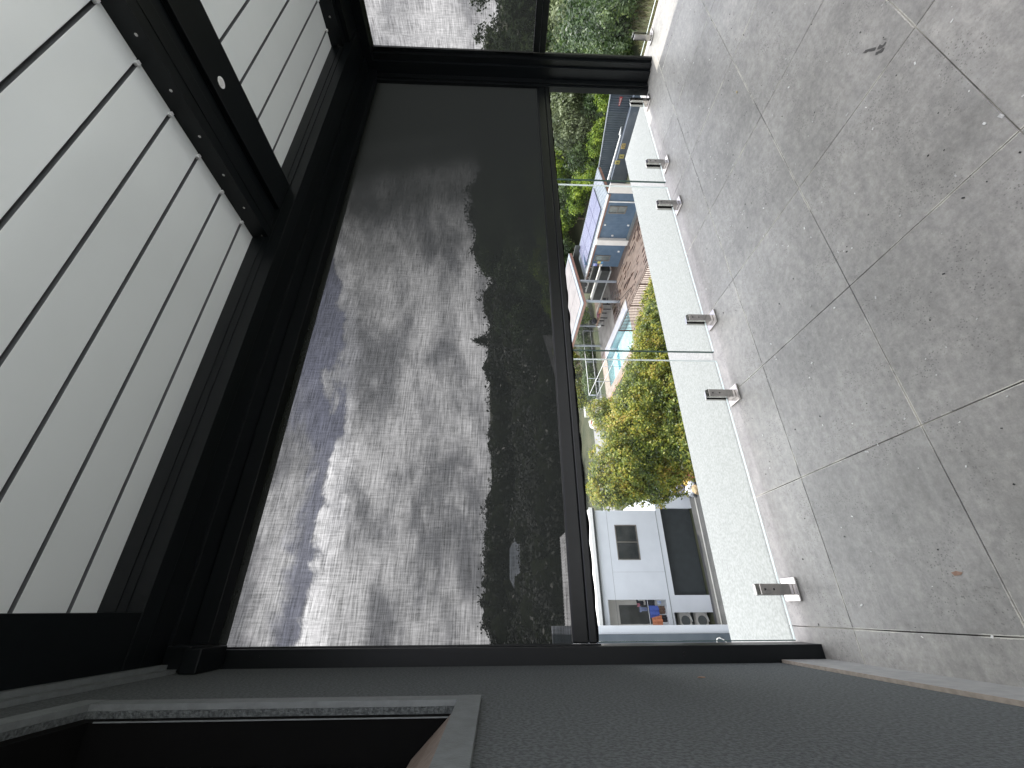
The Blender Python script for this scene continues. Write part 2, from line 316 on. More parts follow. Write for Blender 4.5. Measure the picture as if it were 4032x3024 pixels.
M['bluegrey_cl'] = mat('grey_blue_cloth', (0.13, 0.16, 0.26), (0.19, 0.22, 0.33), scale=9, rough=0.9)
M['pink_cl'] = mat('pink_cloth', (0.32, 0.11, 0.14), (0.4, 0.16, 0.2), scale=9, rough=0.9)
M['lightblue_cl'] = mat('light_blue_cloth', (0.10, 0.2, 0.5), (0.5, 0.55, 0.62), scale=6, rough=0.9)
M['brown_cl'] = mat('brown_cloth', (0.10, 0.06, 0.045), (0.16, 0.1, 0.07), scale=9, rough=0.9)
M['yellow'] = mat('yellow_tarp', (0.52, 0.33, 0.06), (0.62, 0.42, 0.10), scale=5, rough=0.6)
M['red'] = mat('red_tarp', (0.32, 0.07, 0.075), (0.45, 0.10, 0.10), scale=5, rough=0.6)
M['green'] = mat('green_tarp', (0.045, 0.17, 0.10), (0.07, 0.23, 0.14), scale=5, rough=0.6)
M['strap'] = mat('black_strap', (0.015, 0.015, 0.015), scale=5, rough=0.8)
M['plastic'] = mat('white_plastic_bag', (0.5, 0.53, 0.58), (0.66, 0.68, 0.72), scale=12, rough=0.35, bump=0.6, bscale=14)
M['tanbag'] = mat('tan_bag', (0.33, 0.24, 0.13), (0.43, 0.33, 0.2), scale=12, rough=0.8, bump=0.6, bscale=14)
M['card'] = mat('grey_carton', (0.25, 0.25, 0.32), (0.32, 0.32, 0.38), scale=6, rough=0.8)
M['sign_y'] = mat('yellow_sign', (0.60, 0.50, 0.12), (0.68, 0.58, 0.2), scale=5, rough=0.5)
M['sign_o'] = mat('amber_sign', (0.62, 0.42, 0.10), (0.7, 0.5, 0.2), scale=5, rough=0.5)
M['ink'] = mat('dark_ink', (0.06, 0.055, 0.03), scale=5, rough=0.6)
M['redsign'] = mat('red_lettering', (0.33, 0.06, 0.06), scale=5, rough=0.5)
M['skyb'] = mat('sky_blue_print', (0.12, 0.30, 0.55), scale=5, rough=0.5)
M['violet'] = mat('violet_print', (0.22, 0.24, 0.62), scale=5, rough=0.5)
M['lilac'] = mat('lilac_print', (0.55, 0.58, 0.85), scale=5, rough=0.5)
M['bark'] = mat('bark', (0.10, 0.075, 0.055), (0.18, 0.14, 0.11), scale=8, stretch=(1, 1, .3), rough=0.95, bump=0.6)
M['poolshell'] = mat('pool_shell', (0.42, 0.55, 0.57), (0.60, 0.70, 0.72), scale=1.2, rough=0.5)
M['teal'] = mat('teal_tiles', (0.05, 0.22, 0.28), (0.08, 0.28, 0.34), scale=2, rough=0.5)
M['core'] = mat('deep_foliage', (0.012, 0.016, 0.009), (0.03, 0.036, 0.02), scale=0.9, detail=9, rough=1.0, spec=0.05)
M['cable'] = mat('white_cable', (0.7, 0.7, 0.68), scale=5, rough=0.4)
M['fillet'] = mat('black_rubble_cage', (0.01, 0.01, 0.01), (0.4, 0.38, 0.37), scale=5, detail=8, rough=0.9, ramp=(0.5, 0.6))
M['brownmulch'] = mat('brown_mulch', (0.07, 0.045, 0.03), (0.14, 0.10, 0.07), scale=3, detail=9, rough=0.95)
M['darkpane'] = mat('mirror_glazing', (0.60, 0.62, 0.64), scale=3, rough=0.03, metal=1.0)
# water
mt, t = newmat('pool_water_surface'); nn = t.nodes.new; L = t.links.new
tr = nn('ShaderNodeBsdfTransparent'); tr.inputs[0].default_value = (0.86, 0.97, 0.98, 1)
gl = nn('ShaderNodeBsdfGlossy'); gl.inputs['Roughness'].default_value = 0.03
fr = nn('ShaderNodeFresnel'); fr.inputs[0].default_value = 1.33
tcn = nn('ShaderNodeTexCoord'); ns = nn('ShaderNodeTexNoise'); ns.inputs['Scale'].default_value = 3.5; ns.inputs['Detail'].default_value = 4; ns.inputs['Distortion'].default_value = 1.2
L(tcn.outputs['Object'], ns.inputs['Vector']); bp = nn('ShaderNodeBump'); bp.inputs['Strength'].default_value = 0.25; bp.inputs['Distance'].default_value = 0.1
L(ns.outputs[0], bp.inputs['Height']); L(bp.outputs[0], gl.inputs['Normal']); L(bp.outputs[0], fr.inputs['Normal'])
mx = nn('ShaderNodeMixShader'); L(fr.outputs[0], mx.inputs[0]); L(tr.outputs[0], mx.inputs[1]); L(gl.outputs[0], mx.inputs[2])
o = nn('ShaderNodeOutputMaterial'); L(mx.outputs[0], o.inputs[0]); M['water'] = mt
# lamp lens (unlit)
M['lens'] = mat('downlight_lens', (0.7, 0.7, 0.68), scale=5, rough=0.2)

# ------------------------------------------------------------------ mesh builder
class MB:
    def __init__(s): s.b = bmesh.new(); s.mi = 0
    def face(s, vs):
        f = s.b.faces.new([s.b.verts.new(v) for v in vs]); f.material_index = s.mi; return f
    def box(s, x0, x1, y0, y1, z0, z1, bev=0.0):
        if x0 > x1: x0, x1 = x1, x0
        if y0 > y1: y0, y1 = y1, y0
        if z0 > z1: z0, z1 = z1, z0
        V = [s.b.verts.new(p) for p in ((x0,y0,z0),(x1,y0,z0),(x1,y1,z0),(x0,y1,z0),(x0,y0,z1),(x1,y0,z1),(x1,y1,z1),(x0,y1,z1))]
        fs = [s.b.faces.new([V[i] for i in q]) for q in ((0,3,2,1),(4,5,6,7),(0,1,5,4),(1,2,6,5),(2,3,7,6),(3,0,4,7))]
        for f in fs: f.material_index = s.mi
        if bev > 0:
            es = {e for f in fs for e in f.edges}
            r = bmesh.ops.bevel(s.b, geom=list(es), offset=bev, segments=2, affect='EDGES', profile=0.6)
            for f in r['faces']: f.material_index = s.mi
        return s
    def hexa(s, P, bev=0):
        V = [s.b.verts.new(p) for p in P]
        fs = [s.b.faces.new([V[i] for i in q]) for q in ((0,3,2,1),(4,5,6,7),(0,1,5,4),(1,2,6,5),(2,3,7,6),(3,0,4,7))]
        for f in fs: f.material_index = s.mi
        return s
    def tube(s, p, q, r, r2=None, n=10, caps=True):
        p, q = Vector(p), Vector(q); a = (q - p).normalized(); r2 = r if r2 is None else r2
        u = a.orthogonal().normalized(); v = a.cross(u)
        A = [s.b.verts.new(p + (u*math.cos(t)+v*math.sin(t))*r) for t in [2*math.pi*i/n for i in range(n)]]
        B = [s.b.verts.new(q + (u*math.cos(t)+v*math.sin(t))*r2) for t in [2*math.pi*i/n for i in range(n)]]
        for i in range(n):
            f = s.b.faces.new((A[i], A[(i+1)%n], B[(i+1)%n], B[i])); f.material_index = s.mi; f.smooth = True
        if caps:
            for l in (A[::-1], B):
                f = s.b.faces.new(l); f.material_index = s.mi
        return s
    def path(s, pts, r, n=8):
        for a, b in zip(pts, pts[1:]): s.tube(a, b, r, n=n)
        return s
    def blob(s, c, rx, ry, rz, seed=0, amp=0.18, sub=3, fr=1.6):
        r = bmesh.ops.create_icosphere(s.b, subdivisions=sub, radius=1.0)
        for v in r['verts']:
            n = v.co.copy(); k = 1 + amp * mnoise.noise(n * fr + Vector((seed, seed * 1.7, 0)))* 2
            v.co = Vector((c[0] + n.x*rx*k, c[1] + n.y*ry*k, c[2] + n.z*rz*k))
        for v in r['verts']:
            for f in v.link_faces: f.material_index = s.mi; f.smooth = True
        return s
    def build(s, name, mats, parent=None, loc=None, recalc=True):
        if recalc: bmesh.ops.recalc_face_normals(s.b, faces=s.b.faces)
        org = Vector((0, 0, 0))
        if parent is not None:
            p = parent
            while p is not None: org += p.location; p = p.parent
        elif loc is not None: org = Vector(loc)
        if org.length: bmesh.ops.translate(s.b, verts=s.b.verts, vec=-org)
        me = bpy.data.meshes.new(name); s.b.to_mesh(me); s.b.free()
        o = bpy.data.objects.new(name, me); C.objects.link(o)
        for mm in (mats if isinstance(mats, (list, tuple)) else [mats]): me.materials.append(mm)
        if parent is not None: o.parent = parent
        elif loc is not None: o.location = loc
        return o

def tag(o, label=None, cat=None, group=None, kind=None):
    if label: o['label'] = label
    if cat: o['category'] = cat
    if group: o['group'] = group
    if kind: o['kind'] = kind
    return o
def thing(name, label, cat, loc, group=None):
    o = bpy.data.objects.new(name, None); C.objects.link(o); o.location = loc; o.empty_display_size = 0.2
    return tag(o, label, cat, group)
def kids(o): return [x for x in bpy.data.objects if x.parent == o]
def copy_tree(o, parent=None):
    ch = kids(o); c = o.copy(); C.objects.link(c)
    if parent is not None: c.parent = parent
    for k in ch: copy_tree(k, c)
    return c
def box(name, m_, parent, *a, bev=0.0):
    return MB().box(*a, bev=bev).build(name, m_, parent)

G0 = -8.6     # yard level below the balcony floor (balcony floor is z = 0)

# ================================================================== SETTING
# balcony floor: bevelled tiles on a grout bed
g = MB(); g.mi = 1
g.box(-0.30, 4.80, -0.62, 2.235, -0.20, -0.003)
g.mi = 0
xs = [-0.0725 + 0.6 * i for i in range(-1, 10)]; ys = [0.604 + 0.6125 * j for j in range(-2, 4)]
gp = 0.0019
for i in range(len(xs) - 1):
    for j in range(len(ys) - 1):
        x0, x1 = max(xs[i], -0.199), min(xs[i+1], 4.79); y0, y1 = ys[j], min(ys[j+1], 2.232)
        if x1 - x0 < 0.03 or y1 - y0 < 0.03: continue
        g.box(x0 + gp, x1 - gp, y0 + gp, y1 - gp, -0.005, 0.0, bev=0.0008)
tag(g.build('balcony_floor', [M['tile'], M['grout']]), kind='structure')
tag(MB().box(-0.60, 4.80, -5.0, -0.6235, -0.20, -0.002).build('added_bounce_slab', M['bounce_slab']), kind='structure')  # unseen white slab added behind the camera to bounce sunlight onto the louvres
# terrain
def ground_h(x, y):
    z = G0
    if x > 33.5: z += min(9.5, (x - 33.5) * 0.36)
    d = math.hypot(x, y)
    if y > 55: z += min(3, (y - 55) * 0.06)
    if x > 4.85 and y < 12 :
        k = max(0.0, min(1.0, (12 - y) / 6.0)); z = z * (1 - k) + k * (-2.6 - 0.05 * (x - 5) + max(0, (x - 14)) * 0.10)
    return z
g = MB(); xs_ = [-900, -500, -250, -120, -60, -30, -15, -8] + [i * 1.5 for i in range(-3, 42)] + [66, 75, 90, 120, 180, 300, 600, 1200]
ys_ = [-500, -200, -60, -20, -8] + [i * 1.5 for i in range(-3, 44)] + [70, 80, 95, 120, 170, 260, 500, 1200]
grid = [[g.b.verts.new((x, y, ground_h(x, y) - 0.03)) for y in ys_] for x in xs_]
for i in range(len(xs_) - 1):
    for j in range(len(ys_) - 1):
        if 16.4 < (xs_[i] + xs_[i+1]) / 2 < 21 and 24 < (ys_[j] + ys_[j+1]) / 2 < 33: continue      # the pool pit
        f = g.b.faces.new((grid[i][j], grid[i+1][j], grid[i+1][j+1], grid[i][j+1])); f.smooth = True
tag(g.build('ground', M['ground']), kind='structure')

# driveway asphalt in front of the white building, road beyond
tag(MB().box(-3, 6.2, 8, 21.35, G0 - 0.03, G0).build('driveway', M['asphalt']), kind='structure')
tag(MB().box(4.9, 20, 35.2, 39.6, G0 - 0.03, G0 + 0.002).build('road', M['asphalt_l']), kind='structure')
# pool deck of brown pavers and pale concrete slab
g = MB(); g.box(20.35, 25.9, 17.5, 33.4, G0 - 0.05, G0 + 0.05); g.box(25.92, 30.6, 25.5, 33.4, G0 - 0.05, G0 + 0.05)
tag(g.build('paved_deck', M['deck']), kind='structure')
random.seed(11)
g = MB()
for k in range(90):                                   # wet brown pavers, darker than the dry ones
    x = random.uniform(20.6, 24.2); y = random.uniform(19.0, 27.5); l = random.uniform(0.25, 0.95)
    g.box(x, x + random.choice((0.11, 0.16, 0.22)), y, y + l, G0 + 0.050, G0 + 0.054)
tag(g.build('wet_pavers', M['wet']), kind='structure')
g = MB(); g.box(21.3, 26.6, 28.3, 33.3, G0 + 0.045, G0 + 0.065)
tag(g.build('concrete_slab', M['concrete']), kind='structure')
g = MB(); g.face([(17.2, 25.0, G0 - 0.015), (20.3, 25.0, G0 - 0.015), (20.3, 31.9, G0 - 0.015), (17.2, 31.9, G0 - 0.015)]); tag(g.build('water', M['water'], recalc=False), kind='structure')
tag(MB().box(16.6, 20.30, 14.0, 24.89, G0 - 0.02, G0 + 0.03).build('pool_path', M['coping']), kind='structure')

# ================================================================== BALCONY
# ledge outside the glass (part of our own house)
house = thing('house', 'dark grey rendered house wall with timber silled window, right beside the tiled balcony', 'house', (-0.2, 0, 0))
wallb = MB()
WX = -0.2
# wall with a window hole: Y from -0.6 to 1.29, z 1.436..2.40
wy0, wy1, wz0, wz1 = -0.9, 1.235, 1.486, 2.335
for (a, b, c, d) in ((-1.6, 2.035, 0, wz0), (-1.6, wy0, wz0, wz1), (wy1, 2.035, wz0, wz1), (-1.6, 2.035, wz1, 3.3)):
    wallb.box(-0.42, WX, a, b, c, d)
wallb.build('wall', M['render'], house)
w = MB(); w.box(-0.60, -0.30, -4, 2.8, G0, -0.24); w.box(-0.3, 4.40, -4, 2.24, G0, -0.21); w.box(-0.30, 4.40, 2.245, 2.80, G0, -0.14)
w.build('lower_facade', M['trim'], house)
MB().box(-0.62, 4.46, 2.237, 2.84, -0.135, -0.004, bev=0.004).build('ledge', M['ledge'], house)
w = MB()   # raised frame round the window
t_ = 0.055
w.box(WX + 0.0005, WX + 0.014, wy0 - t_, wy1 + t_, wz0 - t_, wz0)
w.box(WX + 0.0005, WX + 0.014, wy0 - t_, wy1 + t_, wz1, wz1 + t_)
w.box(WX + 0.0005, WX + 0.013, wy1, wy1 + t_, wz0, wz1)
w.box(WX + 0.0005, WX + 0.013, wy0 - t_, wy0, wz0, wz1)
win = w.build('window', M['trim'], house)
w = MB(); w.box(-0.305, -0.291, wy0, 1.199, 1.575, wz1 - .04); w.build('pane', M['darkpane'], win)
w = MB()
def sx(t): return -0.203 - 0.084 * t
def szz(t): return 1.487 + 0.088 * t
for (t0, t1) in ((0.0, 0.485), (0.505, 1.0)):
    w.hexa([(sx(t0), wy0, szz(t0) - .004), (sx(t1), wy0, szz(t1) - .004), (sx(t1), 1.199, szz(t1) - .004), (sx(t0), 1.199, szz(t0) - .004),
            (sx(t0), wy0, szz(t0) + .004), (sx(t1), wy0, szz(t1) + .004), (sx(t1), 1.199, szz(t1) + .004), (sx(t0), 1.199, szz(t0) + .004)])
w.build('sill', M['timber_sill'], win)
w = MB(); w.box(-0.33, -0.2135, 1.20, wy1 - 0.002, wz0 + 0.002, wz1 - 0.002); w.box(-0.33, -0.2885, wy0, 1.1995, 1.560, 1.574); w.box(-0.33, -0.2135, wy0, 1.1995, wz1 - .04, wz1 - .002)
w.build('frame', M['gasket'], win)
w = MB(); w.box(-0.2150, -0.2125, 1.1975, 1.1995, wz0 + .01, wz1 - .05); w.build('frame_edge', M['trim'], win)
w = MB(); w.box(WX + 0.0005, -0.172, -1.6, 2.035, 2.612, 2.64); w.box(WX + 0.0005, -0.186, -1.6, 2.035, 2.575, 2.6115)
w.build('cornice', M['trim'], house)
sk = MB(); y = 2.03
for L_ in (0.26, 0.99, 0.60, 0.60, 0.60):
    sk.mi = 0; sk.box(WX + 0.0005, -0.188, y - L_ + 0.0015, y - 0.0015, 0.0, 0.196)
    sk.mi = 1; sk.box(WX + 0.0005, -0.188, y - L_ + 0.0015, y - 0.0015, 0.1961, 0.200)
    y -= L_
sk.build('skirting', [M['skirt'], M['skirt_e']], house)
# small rusty chip on the wall
tag(MB().blob((-0.197, 1.63, 0.72), 0.002, 0.006, 0.014, 3, sub=2).build('wall_blemish', M['rust'], house))

ORDW = 'first second third fourth fifth sixth seventh eighth ninth tenth eleventh twelfth thirteenth fourteenth fifteenth sixteenth seventeenth eighteenth nineteenth twentieth'.split()
# ---- pergola
perg = thing('pergola', 'black steel pergola with closed pale grey louvre roof over the balcony', 'pergola', (0, 2.0, 0))
LZ = 2.80
xa, xb = -0.02, 1.885
def blade(x0, x1, ys0, ys1):
    b = MB(); b.mi = 0
    b.box(x0, x1, ys0 + 0.006, ys1 - 0.0085, LZ, LZ + 0.03, bev=0.0015)
    for f in b.b.faces:
        f.normal_update()
        if abs(f.normal.y) > 0.6: f.material_index = 1  # blade side faces coloured dark, painting shade into the gaps between louvres
    b.mi = 1; b.box(x0 + 0.001, x1 - 0.001, ys1 - 0.014, ys1 + 0.012, LZ + 0.031, LZ + 0.036)
    b.mi = 2
    for xx in (x1 - 0.018,):
        b.box(xx - 0.010, xx + 0.012, ys1 - 0.009, ys1 + 0.005, LZ - 0.010, LZ + 0.006, bev=0.002)
    return b
lou = [0.675 + 0.187 * k for k in range(-4, 6)]
for (x0, x1) in ((-0.02, 1.868), (2.33, 4.09)):
    first = None
    for k, yy in enumerate(lou):
        if first is None:
            first = blade(x0, x1, yy, yy + 0.187).build('louvre', [M['louvre'], M['lip_shade'], M['chrome']], perg); base_y = yy
        else:
            c = first.copy(); C.objects.link(c); c.location = (0, yy - base_y, 0); c.parent = perg
last = MB().box(-0.02, 1.868, 1.797, 1.86, LZ + 0.01, LZ + 0.03).box(2.33, 4.09, 1.797, 1.86, LZ + 0.01, LZ + 0.03)
last.build('end_flashing', M['black'], perg)
# centre double beam, runs along Y
b = MB(); BY0, BY1 = -0.10, 1.72
b.box(1.868, 1.90, BY0, BY1, 2.71, 2.90); b.box(1.9005, 2.02, BY0, BY1, 2.722, 2.90, bev=0.002); b.box(2.0205, 2.100, BY0, BY1, 2.735, 2.90)
b.box(2.1005, 2.330, BY0, BY1, 2.708, 2.90, bev=0.003)
b.build('centre_beam', M['black'], perg)
b = MB(); b.box(1.9005, 1.9045, BY0, BY1 - 0.02, 2.7215, 2.7235); b.box(1.942, 1.946, BY0, BY1, 2.7195, 2.7215); b.box(2.096, 2.0995, BY0, BY1, 2.729, 2.7345)
b.build('beam_trim', M['black_s'], perg)
for x_, rr_ in ((1.8665, 0.006), (4.0785, 0.008)):
    first = None
    for k, yy in enumerate(lou):
        if yy < 0.4: continue
        if first is None:
            first = MB().tube((x_, yy + 0.10, 2.745), (x_ + 0.002, yy + 0.10, 2.745), rr_, n=10).build('rivet', M['steel'], perg); by_ = yy
        else:
            c = first.copy(); C.objects.link(c); c.location = (0, yy - by_, 0); c.parent = perg
dl = MB(); 
dl.tube((2.17, 1.075, 2.7078), (2.17, 1.075, 2.7045), 0.024, n=28)
dlo = dl.build('downlight', M['white2'], perg)
MB().tube((2.17, 1.075, 2.7044), (2.17, 1.075, 2.7035), 0.015, n=24).build('lens', M['lens'], dlo)
# front beam along X
b = MB()
b.box(-0.2, 4.65, 1.72, 1.80, 2.64, 2.90, bev=0.003); b.box(-0.2, 4.65, 1.8005, 1.93, 2.655, 2.90); b.box(-0.2, 4.65, 1.9305, 2.24, 2.640, 2.92, bev=0.003)
b.build('front_beam', M['black'], perg)
b = MB(); b.box(-0.2, 4.6, 1.716, 1.7195, 2.700, 2.703); b.box(-0.2, 4.6, 1.716, 1.7195, 2.735, 2.737)
b.build('beam_trim', M['black_s'], perg)
# side beams
b = MB(); b.box(-0.2, 0.0, -0.10, 1.719, 2.642, 2.90, bev=0.003); b.build('side_beam', M['black'], perg)
b = MB(); b.box(4.08, 4.16, -0.10, 1.719, 2.70, 2.90); b.box(4.1605, 4.65, -0.10, 1.719, 2.66, 2.90); b.build('side_beam', M['black'], perg)
b = MB(); b.box(-0.2, 4.65, -0.27, -0.101, 2.64, 2.90); b.build('rear_beam', M['black'], perg)
# posts
b = MB(); b.box(-0.212, -0.1355, 2.04, 2.20, 0, 2.54, bev=0.002); b.build('post', M['black'], perg)
b = MB(); b.box(4.43, 4.63, 1.965, 2.145, 0, 2.639, bev=0.003); b.build('post', M['black'], perg)
b = MB(); b.box(4.45, 4.63, -0.27, -0.10, 0, 2.639, bev=0.003); b.build('post', M['black'], perg)
MB().tube((-0.165, 2.0395, 0.60), (-0.165, 2.0375, 0.60), 0.009, n=12).build('cap_screw', M['black_s'], perg)
MB().tube((-0.16, 2.0395, 2.35), (-0.16, 2.0375, 2.35), 0.004, n=12).build('cap_screw', M['black_s'], perg)

# ---- front blind
bl = thing('roller_blind', 'wide charcoal mesh blind lowered across the front of the balcony', 'blind', (2.1, 2.1, 2.6))
b = MB()
nx, nz = 60, 16
BX0, BX1, BZ0, BZ1 = -0.130, 4.345, 1.06, 2.60
gr = [[b.b.verts.new((BX0 + (BX1 - BX0) * i / nx, 2.10 + 0.0015 * math.sin(i * 0.9 + j * 0.35), BZ0 + (BZ1 - BZ0) * j / nz)) for j in range(nz + 1)] for i in range(nx + 1)]
for i in range(nx):
    for j in range(nz):
        f = b.b.faces.new((gr[i][j], gr[i+1][j], gr[i+1][j+1], gr[i][j+1])); f.smooth = True
b.build('fabric', M['screen_f'], bl)
b = MB(); b.box(-0.128, 4.34, 2.085, 2.115, 0.992, 1.062, bev=0.006); b.box(-0.128, 4.34, 2.080, 2.112, 0.955, 0.9915, bev=0.006); b.build('bottom_rail', M['black_s'], bl)
b = MB(); pv = None; n = 300      # frayed skirt under the rail
for i in range(n + 1):
    x = -0.125 + 4.45 * i / n
    z = 0.952 - 0.006 * (0.5 + 0.5 * mnoise.noise(Vector((x * 9, 0, 0)))) - 0.004 * abs(math.sin(x * 22)) 
    y = 2.095 + 0.008 * math.sin(x * 30)
    cur = (b.b.verts.new((x, y - 0.004, z)), b.b.verts.new((x, 2.095, 0.958)), b.b.verts.new((x, y + 0.008, z)))
    if pv:
        b.b.faces.new((pv[0], cur[0], cur[1], pv[1])); b.b.faces.new((pv[1], cur[1], cur[2], pv[2])); b.b.faces.new((pv[2], cur[2], cur[0], pv[0]))
    pv = cur
b.build('bottom_skirt', M['gasket'], bl)
b = MB(); b.box(-0.135, 4.42, 2.03, 2.17, 2.560, 2.6385, bev=0.004); b.build('head_box', M['black'], bl)
b = MB(); b.box(-0.1350, -0.1300, 2.085, 2.12, 0.94, 2.559); b.build('side_channel', M['black'], bl)
b = MB(); b.box(4.335, 4.365, 2.075, 2.125, 0.0, 2.559, bev=0.002); b.box(4.3655, 4.4295, 2.06, 2.14, 0, 2.559, bev=0.002); b.build('side_channel', M['black_s'], bl)
# motor bracket at the top of the left post
mb_ = MB(); mb_.box(-0.198, -0.112, 1.90, 2.029, 2.545, 2.638, bev=0.008); mb_.box(-0.199, -0.118, 1.86, 2.029, 2.48, 2.5445, bev=0.006)
mb_.build('bracket', M['black'], bl)
# ---- side blind
bs = thing('roller_blind', 'narrow mesh blind on the right hand side of the balcony beyond the corner post', 'blind', (4.5, 0.5, 2.6))
b = MB(); gr = [[b.b.verts.new((4.50 + 0.001 * math.sin(i + j * .4), -0.09 + 1.99 * i / 30, 1.11 + 1.47 * j / nz)) for j in range(nz + 1)] for i in range(31)]
for i in range(30):
    for j in range(nz):
        f = b.b.faces.new((gr[i][j], gr[i+1][j], gr[i+1][j+1], gr[i][j+1])); f.smooth = True
b.build('fabric', M['screen_s'], bs)
b = MB(); b.box(4.488, 4.512, -0.09, 1.876, 1.055, 1.112, bev=0.005); b.box(4.486, 4.514, -0.09, 1.876, 1.0, 1.0545, bev=0.005); b.build('bottom_rail', M['black_s'], bs)
b = MB(); b.box(4.42, 4.58, -0.09, 1.964, 2.578, 2.6590, bev=0.004); b.build('head_box', M['black'], bs)
b = MB(); b.box(4.50, 4.53, 1.883, 1.914, 0.0, 2.577, bev=0.002); b.box(4.46, 4.54, 1.9145, 1.9645, 0, 2.577, bev=0.002); b.build('side_channel', M['black_s'], bs)

# ---- glass balustrade
def pane_x(x0, x1, label):
    t = thing('frameless_glass', label, 'glass panel', ((x0 + x1) / 2, 2.13, 0.055), 'frameless glass balustrade panels')
    MB().box(x0, x1, 2.124, 2.136, 0.056, 1.02).build('sheet', M['glass'], t)
    e = MB(); e.box(x0 + 0.0005, x0 + 0.0045, 2.1235, 2.1365, 0.0555, 1.02); e.build('edge', M['gedge'], t)
    e = MB(); e.box(x0 + 0.0045, x1 - 0.0035, 2.1235, 2.1365, 0.0535, 0.0558); e.box(x1 - 0.003, x1 - 0.0005, 2.1235, 2.1365, 0.0555, 1.02); e.build('edge', M['gedge_l'], t)
pane_x(-0.128, 1.342, 'frameless glass panel next to the dark wall, in front of the white building')
pane_x(1.402, 2.985, 'middle frameless glass panel in front of the pool and blue cabin')
pane_x(3.045, 4.42, 'frameless glass panel next to the corner post, in front of the corrugated fence')
def pane_y(y0, y1, label):
    t = thing('frameless_glass', label, 'glass panel', (4.70, (y0 + y1) / 2, 0.055), 'frameless glass balustrade panels')
    MB().box(4.694, 4.706, y0, y1, 0.056, 1.02).build('sheet', M['glass'], t)
    e = MB(); e.box(4.6935, 4.7065, y0 + 0.0045, y1 - 0.0045, 0.0525, 0.0558); e.build('edge', M['gedge_l'], t)
    e = MB(); e.box(4.6935, 4.7065, y0, y0 + 0.004, 0.0555, 1.02); e.build('edge', M['gedge'], t)
    e = MB(); e.box(4.6935, 4.7065, y1 - 0.004, y1, 0.0555, 1.02); e.build('edge', M['gedge'], t)
pane_y(0.55, 2.00, 'frameless glass panel on the side edge of the balcony, in front of the brushy bank')

def spigot_at_origin():
    t = thing('glass_spigot', 'x', 'spigot', (0, 0, 0), 'stainless steel spigots holding the glass')
    b = MB(); b.box(-0.05, 0.05, -0.055, 0.055, 0.0, 0.012, bev=0.003); b.build('base_plate', M['steel'], t)
    b = MB()
    b.box(-0.0235, 0.0235, -0.030, -0.0085, 0.0125, 0.170, bev=0.0025)      # front cheek
    b.box(-0.0235, 0.0235, 0.0085, 0.028, 0.0125, 0.170, bev=0.0025)        # back cheek
    b.box(-0.0232, 0.0232, -0.0280, 0.0270, 0.0127, 0.050, bev=0.002)
    # bevelled top of the front cheek
    b.hexa([(-0.0232,-0.0295,0.1705),(0.0232,-0.0295,0.1705),(0.0232,-0.009,0.1705),(-0.0232,-0.009,0.1705),
            (-0.0215,-0.0150,0.182),(0.0215,-0.0150,0.182),(0.0215,-0.010,0.182),(-0.0215,-0.010,0.182)])
    b.build('body', M['steel'], t)
    b = MB(); b.box(-0.0245, 0.0245, -0.0082, -0.0062, 0.051, 0.172); b.box(-0.0245, 0.0245, 0.0062, 0.0082, 0.051, 0.172); b.build('gasket', M['gasket'], t)
    for zz in (0.146, 0.105):
        MB().tube((0, -0.0296, zz), (0, -0.0306, zz), 0.0045, n=14).build('screw', M['hole'], t)
    return t
sp = spigot_at_origin()
spl = [(0.078, 'steel glass spigot nearest the dark rendered wall, square base plate bright in the sun'),
       (1.105, 'steel spigot holding the right end of the panel that stands nearest the wall'),
       (1.655, 'steel spigot at the left end of the middle glass panel, below the pool'),
       (2.770, 'steel spigot at the right end of the middle glass panel, below the cabin steps'),
       (3.285, 'steel spigot at the left end of the glass panel that runs to the corner post'),
       (4.225, 'steel spigot half tucked beside the foot of the black corner post')]
for i, (x, lb) in enumerate(spl):
    o_ = sp if i == 0 else copy_tree(sp)
    o_.location = (x, 2.130, 0); o_['label'] = lb
for yy, lb in ((1.80, 'steel spigot on the side edge just beyond the corner post'),):
    o_ = copy_tree(sp); o_.location = (4.70, yy, 0); o_.rotation_euler = (0, 0, R(90)); o_['label'] = lb

# ---- floor litter
random.seed(5)
g = MB()
for k in range(230):
    x = random.uniform(-0.1, 4.3); y = random.uniform(0.35, 2.1); s_k = random.uniform(0.0008, 0.0028)
    if math.hypot(x, y) < 0.5: continue
    a = random.uniform(0, 3.14); u = Vector((math.cos(a), math.sin(a), 0)) * s_k * random.uniform(1, 2.6); v = Vector((-math.sin(a), math.cos(a), 0)) * s_k
    c = Vector((x, y, 0.0012)); h = Vector((0, 0, random.uniform(0.0006, 0.0022)))
    P = [c - u - v, c + u - v, c + u + v, c - u + v]
    g.hexa(P + [p + h for p in P])
tag(g.build('floor_grit', M['dust']), 'pale grit and paint flakes scattered over the balcony tiles', 'grit', kind='stuff')
random.seed(9)
g = MB()
for k in range(150):
    x = random.uniform(-0.1, 4.3); y = random.uniform(0.35, 2.1); s_k = random.uniform(0.0008, 0.0025)
    a = random.uniform(0, 3.14); u = Vector((math.cos(a), math.sin(a), 0)) * s_k * random.uniform(1, 2.2); v = Vector((-math.sin(a), math.cos(a), 0)) * s_k
    c = Vector((x, y, 0.001)); h = Vector((0, 0, random.uniform(0.0006, 0.0018)))
    P = [c - u - v, c + u - v, c + u + v, c - u + v]
    g.hexa(P + [p + h for p in P])
tag(g.build('floor_dirt', M['hole']), 'dark crumbs of dirt scattered over the balcony tiles', 'dirt', kind='stuff')
